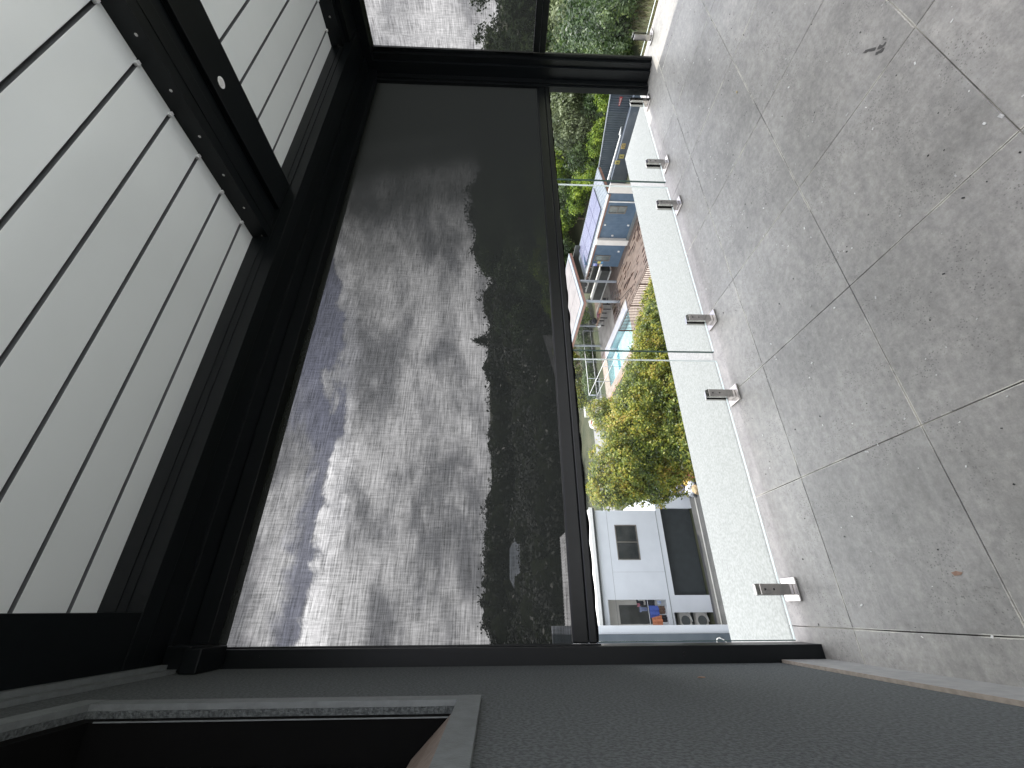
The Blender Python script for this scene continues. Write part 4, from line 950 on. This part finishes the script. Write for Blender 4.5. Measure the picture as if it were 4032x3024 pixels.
# glass pool fence with thin pale rails
def gfence(p0, p1, n, label, h=1.05):
    p0, p1 = Vector(p0), Vector(p1); t = thing('glass_fence', label, 'fence', (*((p0 + p1) / 2).xy, G0))
    d = (p1 - p0).normalized(); nrm = Vector((-d.y, d.x, 0))
    for k in range(n + 1):
        p = p0.lerp(p1, k / n); MB().tube(p, p + Vector((0, 0, h + 0.6)), 0.022, n=8).build('post', M['galv'], t)
    for hh in (h + 0.58,):
        MB().tube(p0 + Vector((0, 0, hh)), p1 + Vector((0, 0, hh)), 0.026, n=8).build('handrail', M['white2'], t)
    MB().tube(p0 + Vector((0, 0, h*0.86)), p1 + Vector((0, 0, h*.86)), 0.018, n=8).build('midrail', M['white2'], t)
    for k in range(n):
        a = p0.lerp(p1, (k + .04) / n); c = p0.lerp(p1, (k + .96) / n); o_ = nrm * 0.006
        z0, z1 = Vector((0, 0, .08)), Vector((0, 0, h * 0.84))
        MB().hexa([a-o_+z0, c-o_+z0, c+o_+z0, a+o_+z0, a-o_+z1, c-o_+z1, c+o_+z1, a+o_+z1]).build('panel', M['glass'], t)
gfence((17.05, 25.6, G0), (17.15, 33.3, G0), 3, 'glass pool fence with pale rails along the near side of the pool')
gfence((17.15, 33.45, G0), (24.2, 33.2, G0), 4, 'glass pool fence with pale rails across the far end of the pool')

# paling fence and sheds far side
pl = thing('paling_fence', 'tall grey weathered paling fence beyond the far pool fence', 'fence', (24, 42, G0))
b = MB()
for k in range(110):
    x = 20.1 + k * 0.118; y = 42.6 + (x - 20) * 0.30
    b.box(x, x + 0.108, y, y + 0.02, G0, G0 + 2.3 + 0.03 * math.sin(k * 3.1) + (x - 20) * .12)
b.build('palings', M['paling'], pl)
b = MB(); 
for zz in (0.5, 1.2, 1.9): b.hexa([(20.1, 42.58, G0+zz),(33, 46.4, G0+zz),(33, 46.44, G0+zz),(20.1, 42.62, G0+zz),(20.1, 42.58, G0+zz+.08),(33, 46.4, G0+zz+.08),(33, 46.44, G0+zz+.08),(20.1, 42.62, G0+zz+.08)])
b.build('rail', M['paling'], pl)
gc = thing('rubble_cage', 'dark wire cage filled with pale rubble at the foot of the paling fence', 'cage', (20.8, 41.5, G0))
MB().box(19.9, 21.6, 41.0, 42.4, G0, G0 + 0.55).build('rubble', M['fillet'], gc)
tag(MB().box(18.3, 19.6, 40.4, 41.0, G0, G0 + 0.5, bev=.05).build('white_planter', M['white2'], loc=(19, 40.7, G0)), 'low white block wall end behind the small tree', 'wall')
# little white boat with red seat on the road
bo = thing('white_boat', 'small white boat with a dark red seat parked on the grey road', 'boat', (16.2, 37.3, G0))
b = MB(); n = 14; rings = []
for i in range(n + 1):
    u = i / n; w_ = 0.55 * (math.sin(math.pi * min(1, 0.25 + u * .75)) ** 0.7); z = 0.15 + 0.12 * (1 - u)
    cx, cy = 16.9 - 1.5 * u, 37.9 - 1.1 * u
    nx_, ny_ = 0.59, -0.80
    rings.append([b.b.verts.new((cx + nx_ * w_ * a, cy + ny_ * w_ * a, G0 + zz)) for a, zz in ((-1, .75), (-.9, .35), (-.3, z), (.3, z), (.9, .35), (1, .75), (.8, .75), (.6, .5), (-.6, .5), (-.8, .75))])
for i in range(n):
    for k in range(10):
        f = b.b.faces.new((rings[i][k], rings[i][(k+1) % 10], rings[i+1][(k+1) % 10], rings[i+1][k])); f.smooth = True
b.b.faces.new(rings[0][::-1]); b.b.faces.new(rings[-1]); b.build('hull', M['white2'], bo)
MB().box(15.95, 16.35, 37.1, 37.6, G0 + .52, G0 + .78, bev=.04).build('seat', M['red'], bo)
MB().box(15.55, 15.8, 36.8, 37.2, G0 + .52, G0 + .95, bev=.05).build('console', M['white2'], bo)

# corrugated fence, pale rail, slate panels with yellow signs
cf = thing('corrugated_fence', 'dark grey corrugated steel fence below the green hillside', 'fence', (32.6, 18, G0))
b = MB(); pv = None; n = 480
for i in range(n + 1):
    y = 14.6 + 9.4 * i / n; x = 32.6 + 0.045 * math.sin(y * 2 * math.pi / 0.17); top = -6.42 - (y - 15) * 0.07
    cur = (b.b.verts.new((x, y, G0 - .2)), b.b.verts.new((x, y, top)))
    if pv: f = b.b.faces.new((pv[0], cur[0], cur[1], pv[1])); f.smooth = True
    pv = cur
b.build('sheet', M['corr'], cf)
b = MB(); b.hexa([(32.54,14.6,-6.41),(32.68,14.6,-6.41),(32.68,24,-7.07),(32.54,24,-7.07),(32.54,14.6,-6.35),(32.68,14.6,-6.35),(32.68,24,-7.01),(32.54,24,-7.01)]); b.build('top_rail', M['galv'], cf)
rs = thing('red_sign', 'small red outlined sign with pale letters on the dark corrugated fence', 'sign', (32.5, 16.35, -7.3))
MB().hexa([(32.53,16.07,-7.40),(32.55,16.07,-7.40),(32.55,16.70,-7.33),(32.53,16.70,-7.33),(32.53,16.07,-7.17),(32.55,16.07,-7.17),(32.55,16.70,-7.24),(32.53,16.70,-7.24)]).build('board', M['redsign'], rs)
b = MB()
for k in range(4):
    y = 16.18 + 0.125 * k; z = -7.29
    b.box(32.518, 32.529, y, y + 0.02, z - .04, z + .05); b.box(32.518, 32.529, y + .055, y + .075, z - .04, z + .05); b.box(32.518, 32.529, y + .0205, y + .0545, z + .0, z + .018)
b.build('lettering', M['cream'], rs)
rw = thing('slate_wall', 'low slate blue panel wall with white capping in front of the corrugated fence', 'wall', (30.6, 19, G0))
MB().box(30.0, 30.12, 13.6, 21.6, G0, -7.45).build('panel', M['bluegrey'], rw)
MB().box(30.3, 31.4, 13.6, 21.6, G0, -7.75).build('trough', M['navy'], rw)
MB().hexa([(30.95,17.9,-7.56),(31.08,17.9,-7.56),(31.08,21.6,-7.56),(30.90,21.6,-7.56),(30.95,17.9,-7.50),(31.08,17.9,-7.50),(31.08,21.6,-7.42),(30.90,21.6,-7.42)]).build('capping', M['white2'], rw)
MB().tube((30.6, 16.6, -7.62), (30.6, 21.4, -7.66), 0.025, n=8).build('pipe', M['galv'], rw)
MB().tube((31.0, 17.88, -7.48), (31.0, 17.3, -7.40), 0.10, 0.005, n=10).build('finial', M['white2'], rw)
def ysign(y, z, w_, h, m_, label, fig):
    t = thing('warning_sign', label, 'sign', (29.97, y, z), 'yellow warning signs')
    MB().box(29.965, 29.999, y - w_/2, y + w_/2, z - h/2, z + h/2).build('board', m_, t)
    b = MB()
    if fig == 'text':
        b.box(29.958, 29.9645, y - w_*.40, y - w_*.05, z - h*.36, z - h*.18); b.box(29.958, 29.9645, y + w_*.05, y + w_*.38, z - h*.36, z - h*.18)
        for q in range(5): b.box(29.958, 29.9645, y - w_*.38, y + w_*.36 * (0.6 + .4 * ((q * 37) % 5) / 4), z + h*(.05 + .07 * q), z + h*(.075 + .07 * q))
    else:   # walking figure
        b.tube((29.96, y, z + h*.22), (29.9645, y, z + h*.22), h*.085, n=12)
        for (a0, b0, a1, b1) in ((0, .14, 0, -.05), (0, .08, .14, -.02), (0, .08, -.15, -.0), (0, -.05, .15, -.28), (0, -.05, -.16, -.26)):
            b.tube((29.962, y + a0*h, z + b0*h), (29.962, y + a1*h, z + b1*h), h*.045, n=6)
        b.box(29.958, 29.9645, y - w_*.4, y + w_*.4, z + h*.38, z + h*.43)
    b.build('print', M['ink'], t)
ysign(18.13, -7.66, 0.38, 0.27, M['sign_o'], 'amber text warning sign, nearest the corner post of the balcony', 'text')
ysign(18.92, -7.74, 0.30, 0.34, M['sign_y'], 'yellow sign with dark figure, between the amber sign and the cabin', 'fig')
ysign(19.40, -7.55, 0.30, 0.34, M['sign_y'], 'yellow sign with dark figure, closest to the blue cabin', 'fig')

# ================================================================== VEGETATION
def leaves(b, lobes, n, size, up=0.5, shell=0.75, seed=1, asp=0.55, clump=0.0):
    rnd = random.Random(seed); tot = sum(l[3]*l[4] + l[4]*l[5] + l[3]*l[5] for l in lobes)
    bv = b.b.verts; bf = b.b.faces
    for (cx, cy, cz, rx, ry, rz) in lobes:
        k = int(n * (rx*ry + ry*rz + rx*rz) / tot) if True else 0
        cl = []
        for _ in range(k):
            if clump and (not cl or rnd.random() < clump):
                while True:
                    v = Vector((rnd.gauss(0, 1), rnd.gauss(0, 1), rnd.gauss(0, 1)))
                    if v.length > .01: v.normalize(); break
                r = shell + (1 - shell) * rnd.random() ** 0.6
                q = 0.86 + 0.34 * mnoise.noise(Vector((v.x*2.1 + cx, v.y*2.1 + cy, v.z*2.1 + cz))) + 0.16 * mnoise.noise(Vector((v.x*6 + cx, v.y*6 + cy, v.z*6 + cz)))
                cen = Vector((cx + v.x*rx*r*q, cy + v.y*ry*r*q, cz + v.z*rz*r*q)); cl = [cen, v]
            cen, v = cl
            p = cen + Vector((rnd.gauss(0, 1), rnd.gauss(0, 1), rnd.gauss(0, 1))) * size * 1.3
            nrm = (v * 0.7 + Vector((rnd.gauss(0, 1), rnd.gauss(0, 1), rnd.gauss(0, 1))) * 0.55 + Vector((0, 0, up))).normalized()
            u = nrm.orthogonal().normalized(); u = Matrix.Rotation(rnd.random() * 6.28, 3, nrm) @ u; w_ = nrm.cross(u)
            s_ = size * rnd.uniform(0.6, 1.35)
            f = bf.new((bv.new(p - u*s_), bv.new(p + w_*s_*asp), bv.new(p + u*s_*1.1), bv.new(p - w_*s_*asp)))
    return b
ORG = [(0.018, 0.034, 0.010), (0.055, 0.09, 0.016), (0.12, 0.165, 0.022), (0.25, 0.28, 0.032), (0.40, 0.35, 0.05), (0.38, 0.24, 0.06)]
GRN = [(0.018, 0.035, 0.014), (0.035, 0.065, 0.022), (0.06, 0.10, 0.03), (0.10, 0.15, 0.045), (0.17, 0.22, 0.06)]
LIME = [(0.03, 0.06, 0.012), (0.08, 0.15, 0.018), (0.18, 0.28, 0.025), (0.30, 0.38, 0.035), (0.38, 0.44, 0.05)]
GREY = [(0.03, 0.045, 0.02), (0.06, 0.085, 0.035), (0.12, 0.15, 0.065), (0.23, 0.27, 0.13), (0.44, 0.48, 0.32)]
M['l_org'] = leaf_mat('photinia_leaves', ORG, 1.1); M['l_grn'] = leaf_mat('green_leaves', GRN, 0.6, 3)
M['l_lime'] = leaf_mat('lime_vine_leaves', LIME, 0.5, 5); M['l_grey'] = leaf_mat('grey_wattle_leaves', GREY, 0.7, 9)
M['l_far'] = leaf_mat('far_woodland', [(0.018, 0.022, 0.014), (0.024, 0.028, 0.018), (0.034, 0.038, 0.024)], 0.12, 2, 0.1)
def trunk(b, base, top, r, seed=0, limbs=5, spread=1.2):
    rnd = random.Random(seed); base, top = Vector(base), Vector(top); pts = [base.lerp(top, i / 5) + Vector((rnd.uniform(-.08, .08), rnd.uniform(-.08, .08), 0)) * (i > 0) for i in range(6)]
    for i in range(5): b.tube(pts[i], pts[i+1], r * (1 - .14 * i), r * (1 - .14 * (i + 1)), n=9, caps=False)
    for k in range(limbs):
        a = rnd.uniform(0, 6.28); s_ = pts[2 + k % 3]; e = s_ + Vector((math.cos(a) * spread, math.sin(a) * spread, spread * rnd.uniform(.5, 1.0))); mid = (s_ + e) / 2 + Vector((0, 0, .15 * spread))
        b.tube(s_, mid, r * .45, r * .3, n=7, caps=False); b.tube(mid, e, r * .3, r * .1, n=7, caps=False)
def tree(name, label, cat, base, lobes, n, size, m_, seed, tr=0.16, group=None, clump=0.18, inner=True, **k):
    t = thing(name, label, cat, base, group)
    b = MB(); cz = sum(l[2] for l in lobes) / len(lobes); cx = sum(l[0] for l in lobes) / len(lobes); cy = sum(l[1] for l in lobes) / len(lobes)
    trunk(b, base, (cx, cy, cz), tr, seed, 6, max(l[3] for l in lobes) * .7); b.build('trunk', M['bark'], t)
    b = leaves(MB(), lobes, n, size, seed=seed, clump=clump, **k); b.build('crown', m_, t, recalc=False)
    return t
# the big orange-green tree below the ledge
lob = [(4.95, 16.2, -3.95, 1.4, 1.5, 1.75), (4.6, 16.6, -5.0, 1.0, 1.3, 1.3), (6.3, 16.3, -4.45, 1.5, 1.6, 1.6), (5.9, 16.0, -5.9, 1.5, 1.8, 1.6), (7.8, 16.2, -4.9, 1.45, 1.6, 1.4), (7.3, 15.6, -6.4, 2.0, 1.8, 1.5),
       (9.5, 16.2, -5.55, 1.5, 1.6, 1.25), (11.1, 16.2, -6.1, 1.4, 1.5, 1.15), (12.6, 16.2, -6.6, 1.3, 1.4, 1.05), (9.5, 15.6, -7.0, 2.2, 1.7, 1.3), (14.0, 16.3, -6.95, 1.3, 1.4, 0.95), (15.0, 16.3, -7.4, 1.0, 1.2, 0.7), (12.0, 15.8, -7.7, 2.2, 1.6, 1.1), (4.15, 16.4, -3.15, 0.8, 0.9, 1.05)]
tree('photinia_hedge', 'big dense hedge like tree of green leaves tipped yellow and orange below the balcony', 'tree', (6.0, 16.4, G0), lob, 185000, 0.052, M['l_org'], 21, 0.2, shell=0.70, clump=0.12)
lob2 = [(12.9, 27.5, -6.0, 1.0, 1.0, 1.0), (11.9, 27.4, -6.3, 0.9, 0.9, 1.1), (13.3, 28.2, -6.9, 1.2, 1.0, 0.9), (12.2, 27.9, -7.2, 1.1, 1.0, 0.9)]
tree('young_tree', 'young yellow green tree behind the big hedge, in front of the grey road', 'tree', (12.6, 27.8, G0), lob2, 9000, 0.065, M['l_org'], 22, 0.09, shell=0.55)
lob3 = [(21.6, 40.5, -7.2, 1.5, .8, 1.0), (23.6, 40.6, -7.3, 1.4, .8, 1.0), (19.6, 39.4, -7.3, 1.0, .8, 0.9), (25.5, 41.0, -7.0, 1.4, .9, 1.3), (27.5, 41.5, -6.6, 1.4, 1.0, 1.5)]
tree('orange_hedge', 'orange tipped hedge growing behind the far glass pool fence', 'hedge', (23.0, 40.4, G0), lob3, 12000, 0.10, M['l_org'], 23, 0.1)
lob4 = [(20.0, 36.2, -7.9, 2.2, .8, .8), (23.5, 36.2, -7.9, 2.2, .8, .8), (26.5, 36.4, -7.6, 1.6, .8, 1.0)]
tree('green_hedge', 'low dull green hedge right behind the far glass pool fence', 'hedge', (22.5, 36.2, G0), lob4, 12000, 0.08, M['l_grn'], 24, 0.08)
lob5 = [(27.6, 35.2, -7.0, 1.4, 1.0, 1.5), (29.5, 35.8, -6.4, 1.6, 1.1, 1.8)]
tree('green_shrub', 'bushy green shrub behind the open patio shelter', 'shrub', (28.5, 35.5, G0), lob5, 9000, 0.09, M['l_lime'], 25, 0.1)

# hillside trees and shrubs beyond the corrugated fence
protos = []
def proto_tree(mk, seed, size, n, cat, flat=1.0):
    rnd = random.Random(seed); lobes = []
    for k in range(7):
        a = k * 0.9 + rnd.uniform(-.3, .3); r = 0 if k == 0 else rnd.uniform(.6, 1.25)
        lobes.append((math.cos(a) * r, math.sin(a) * r, (2.0 + rnd.uniform(-.7, .9)) * flat, rnd.uniform(.75, 1.25), rnd.uniform(.75, 1.25), rnd.uniform(.7, 1.15) * flat))
    return tree(cat[0], 'x', cat[1], (0, 0, 0), lobes, n, size, mk, seed, 0.13, cat[2], clump=.12, shell=.6)
PT = [proto_tree(M['l_lime'], 31, .085, 8500, ('vine_covered_shrub', 'shrub', 'shrubs on the green hillside')), proto_tree(M['l_grn'], 32, .085, 8500, ('dark_green_tree', 'tree', 'trees on the green hillside')),
      proto_tree(M['l_grey'], 33, .075, 9000, ('silvery_tree', 'tree', 'silvery trees on the green hillside'))]
used = set()
def place(k, x, y, s, label, rz=0.0, z=None, sz=1.0):
    o_ = PT[k] if k not in used else copy_tree(PT[k]); used.add(k)
    o_.location = (x, y, ground_h(x, y) - 0.2 if z is None else z); o_.scale = (s, s, s * sz); o_.rotation_euler = (0, 0, rz); o_['label'] = label
    return o_
random.seed(77)
HL = ['lime green creeper covered shrub on the hillside beyond the corrugated fence', 'dark green bushy tree on the hillside beyond the corrugated fence', 'silvery grey leaved tree on the hillside beyond the corrugated fence']
place(2, 37.2, 20.0, 1.45, 'largest silvery leaved tree, on the hillside right above the corrugated fence', 0.4, sz=1.2)
HLIST = [(0, 34.6, 16.5, .8), (0, 34.4, 20.0, .75), (0, 34.6, 23.2, .85), (0, 35.5, 26.0, 1.0), (1, 35.6, 18.0, .85), (1, 35.5, 22.5, 1.0), (0, 36.5, 30, 1.15), (1, 36.5, 27.8, 1.2), (0, 38.5, 24.8, 1.2), (1, 39.5, 29.5, 1.4), (1, 36.0, 33.5, 1.3), (0, 38.5, 33.5, 1.2),
         (0, 35.8, 14.0, 1.0), (1, 38.0, 16.0, 1.3), (2, 40.5, 19.0, 1.5), (2, 39.5, 23.0, 1.3), (0, 42.0, 28.0, 1.5), (0, 37.5, 38.0, 1.4), (1, 40.0, 43.0, 1.7), (0, 34.5, 41.0, 1.2)]
HLIST.sort(key=lambda q: -math.atan2(q[1], q[2])); cnt = {0: 0, 1: 0, 2: 0}
HK = {0: 'lime green creeper covered shrub', 1: 'dark green bushy tree', 2: 'silvery grey leaved tree'}
for i, (k, x, y, s) in enumerate(HLIST):
    lb = 'silvery grey leaved tree higher up the hillside, ' + ('nearer the corner post' if cnt[2] == 0 else 'nearer the solar panels') if k == 2 else HK[k] + ' on the hillside, ' + ORDW[cnt[k]] + ' of its kind from the corner post'
    cnt[k] += 1
    place(k, x, y, s * 1.0, lb, random.uniform(0, 6), sz=random.uniform(.85, 1.15))
b = MB(); lob = []
for (x, y, s_q) in ((42.5, 23.5, 1.7), (44.5, 33, 1.8), (41.5, 37, 1.7), (44, 15, 1.2), (48, 20, 1.4), (50, 27, 1.6), (52, 34, 1.7), (48, 41, 1.8), (56, 24, 1.5), (57, 32, 1.7), (55, 40, 1.8), (46, 48, 1.8), (50, 14, 1.2), (60, 18, 1.3), (40, 52, 1.8), (44, 56, 1.9), (52, 50, 1.9), (46, 24, 1.3), (47, 30, 1.5)):
    z_ = ground_h(x, y)
    for q in range(6):
        a = q * 1.05; rr = 1.2 * s_q * (q > 0)
        lob.append((x + math.cos(a) * rr, y + math.sin(a) * rr, z_ + 2.0 * s_q + random.uniform(-.8, .9) * s_q, s_q * 1.15, s_q * 1.15, s_q))
leaves(b, lob, 90000, 0.17, seed=14, clump=.12, shell=.6)
tag(b.build('hillside_woodland', M['l_grn'], recalc=False), 'dark wood covering the top of the hillside behind the shrubs', 'woodland', kind='stuff')
# side bank beyond the right hand glass
side = [(1, 16.5, 5.9, .55), (1, 18.0, 6.9, .7), (1, 20.0, 7.0, .8), (1, 22, 7.5, 1.0), (2, 25, 9.0, 1.1), (1, 28.5, 9.6, 1.3), (1, 33, 11.0, 1.5), (2, 38, 12.5, 1.8), (1, 45, 15, 2.2)]
for i, (k, x, y, s) in enumerate(side):
    o_ = place(k, x, y, s, ('dark green' if k == 1 else 'lime green' if k == 0 else 'silvery green') + ' tree on the bank outside the side glass, ' + ORDW[i] + ' going away from the balcony', random.uniform(0, 6)); o_['group'] = 'trees on the side bank'
b = MB(); random.seed(4)     # dry brush and weeds
for k in range(42000):
    x = random.uniform(5.2, 18); y = random.uniform(0.36, .46) * x + random.uniform(-1.5, .9); z = ground_h(x, y); h = random.uniform(.06, .40) * (1 + .8 * mnoise.noise(Vector((x * .7, y * .7, 0))))
    a = random.uniform(0, 6.28); w_ = random.uniform(.012, .035)
    p = Vector((x, y, z - .03)); d_ = Vector((math.cos(a) * h * .6, math.sin(a) * h * .6, h)); u = Vector((-math.sin(a), math.cos(a), 0)) * w_
    b.b.faces.new((b.b.verts.new(p - u), b.b.verts.new(p + u), b.b.verts.new(p + d_)))
M['l_dry'] = leaf_mat('dry_weeds', [(.05, .035, .02), (.10, .08, .04), (.12, .15, .05), (.2, .18, .1), (.3, .22, .12)], .8, 4)
tag(b.build('bank_weeds', M['l_dry'], recalc=False), 'dry brown and green weeds covering the bank outside the side glass', 'weeds', kind='stuff')
# far woodland on the skyline
b = MB(); rnd = random.Random(55); lob = []
for k in range(330):
    az = R(rnd.uniform(-14, 62)); d = rnd.uniform(85, 170); x, y = d * math.sin(az), d * math.cos(az)
    tz = 1.4 + d * math.tan(R(1.25 + 0.4 * math.sin(az * 14) + 0.35 * math.sin(az * 37 + 1) + (0.7 if az > R(44) else 0)) * rnd.uniform(.55, 1.15))
    rr = rnd.uniform(1.6, 4.2); lob.append((x, y, tz - rr, rr, rr, rr * 1.15))
    if k % 2: lob.append((x + rnd.uniform(-3, 3), y + 3, tz - rr - 5.5, 5.5, 4, 4.5))
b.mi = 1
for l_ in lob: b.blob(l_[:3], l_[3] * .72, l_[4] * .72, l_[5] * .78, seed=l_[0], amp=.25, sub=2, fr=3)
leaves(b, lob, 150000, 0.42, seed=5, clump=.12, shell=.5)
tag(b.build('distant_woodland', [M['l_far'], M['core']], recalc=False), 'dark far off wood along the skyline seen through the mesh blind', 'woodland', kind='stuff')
t = thing('tall_pine', 'tall pointed pine rising above the far woodland', 'tree', (62, 90, ground_h(62, 90)))
b = MB(); bx0 = (62.2, 90.5); b.tube((*bx0, -5), (*bx0, 8.0), .35, .06, n=8); b.build('trunk', M['bark'], t)
lobp = [(bx0[0], bx0[1], z_, r_, r_, .9) for z_, r_ in ((1, 3.4), (2.3, 2.8), (3.6, 2.3), (4.9, 1.6), (6.1, 1.0), (7.3, .5))]
leaves(MB(), lobp, 5000, .28, seed=6, clump=.3, shell=.3).build('crown', M['l_far'], t, recalc=False)
# houses in the valley behind the white building
def house_far(x, y, w_, d_, h, rot, label):
    t = thing('far_house', label, 'house', (x, y, ground_h(x, y)), 'far houses beyond the white building'); t.rotation_euler = (0, 0, 0)
    z0 = ground_h(x, y)
    MB().box(x - w_/2, x + w_/2, y - d_/2, y + d_/2, z0, z0 + h).build('wall', M['cream'], t)
    b = MB(); e = .4
    P = [(x-w_/2-e, y-d_/2-e, z0+h), (x+w_/2+e, y-d_/2-e, z0+h), (x+w_/2+e, y+d_/2+e, z0+h), (x-w_/2-e, y+d_/2+e, z0+h)]; q1, q2 = (x-w_/4, y, z0+h+1.8), (x+w_/4, y, z0+h+1.8)
    V = [b.b.verts.new(p) for p in P + [q1, q2]]
    for q in ((0, 1, 5, 4), (1, 2, 5), (2, 3, 4, 5), (3, 0, 4), (3, 2, 1, 0)): b.b.faces.new([V[i] for i in q])
    b.build('roof', M['roofw'], t)
    for k in range(3):
        xx = x - w_/2 + w_ * (k + .5) / 3; MB().box(xx - .5, xx + .5, y - d_/2 - .05, y - d_/2 - .001, z0 + h*.4, z0 + h*.75).build('window', M['inside'], t)
house_far(-6, 74, 9, 7, 3.2, 0, 'far house with a pale roof showing left of the others behind the white building')
house_far(8, 88, 11, 8, 3.4, 0, 'far house with a pale roof, hardly showing between the dark trees')
b = MB(); rnd = random.Random(91); lob = []
for k in range(170):
    az = R(rnd.uniform(-16, 60)); d = rnd.uniform(50, 82) if az < R(30) else rnd.uniform(60, 85); x, y = d * math.sin(az), d * math.cos(az)
    if y < 48: continue
    if min(abs(math.degrees(az) - q) for q in (-4.6, 5.2)) < 2.0 and d < 78: continue
    rr = rnd.uniform(2.2, 4.2); lob.append((x, y, ground_h(x, y) + rr * .8, rr * 1.2, rr * 1.2, rr))
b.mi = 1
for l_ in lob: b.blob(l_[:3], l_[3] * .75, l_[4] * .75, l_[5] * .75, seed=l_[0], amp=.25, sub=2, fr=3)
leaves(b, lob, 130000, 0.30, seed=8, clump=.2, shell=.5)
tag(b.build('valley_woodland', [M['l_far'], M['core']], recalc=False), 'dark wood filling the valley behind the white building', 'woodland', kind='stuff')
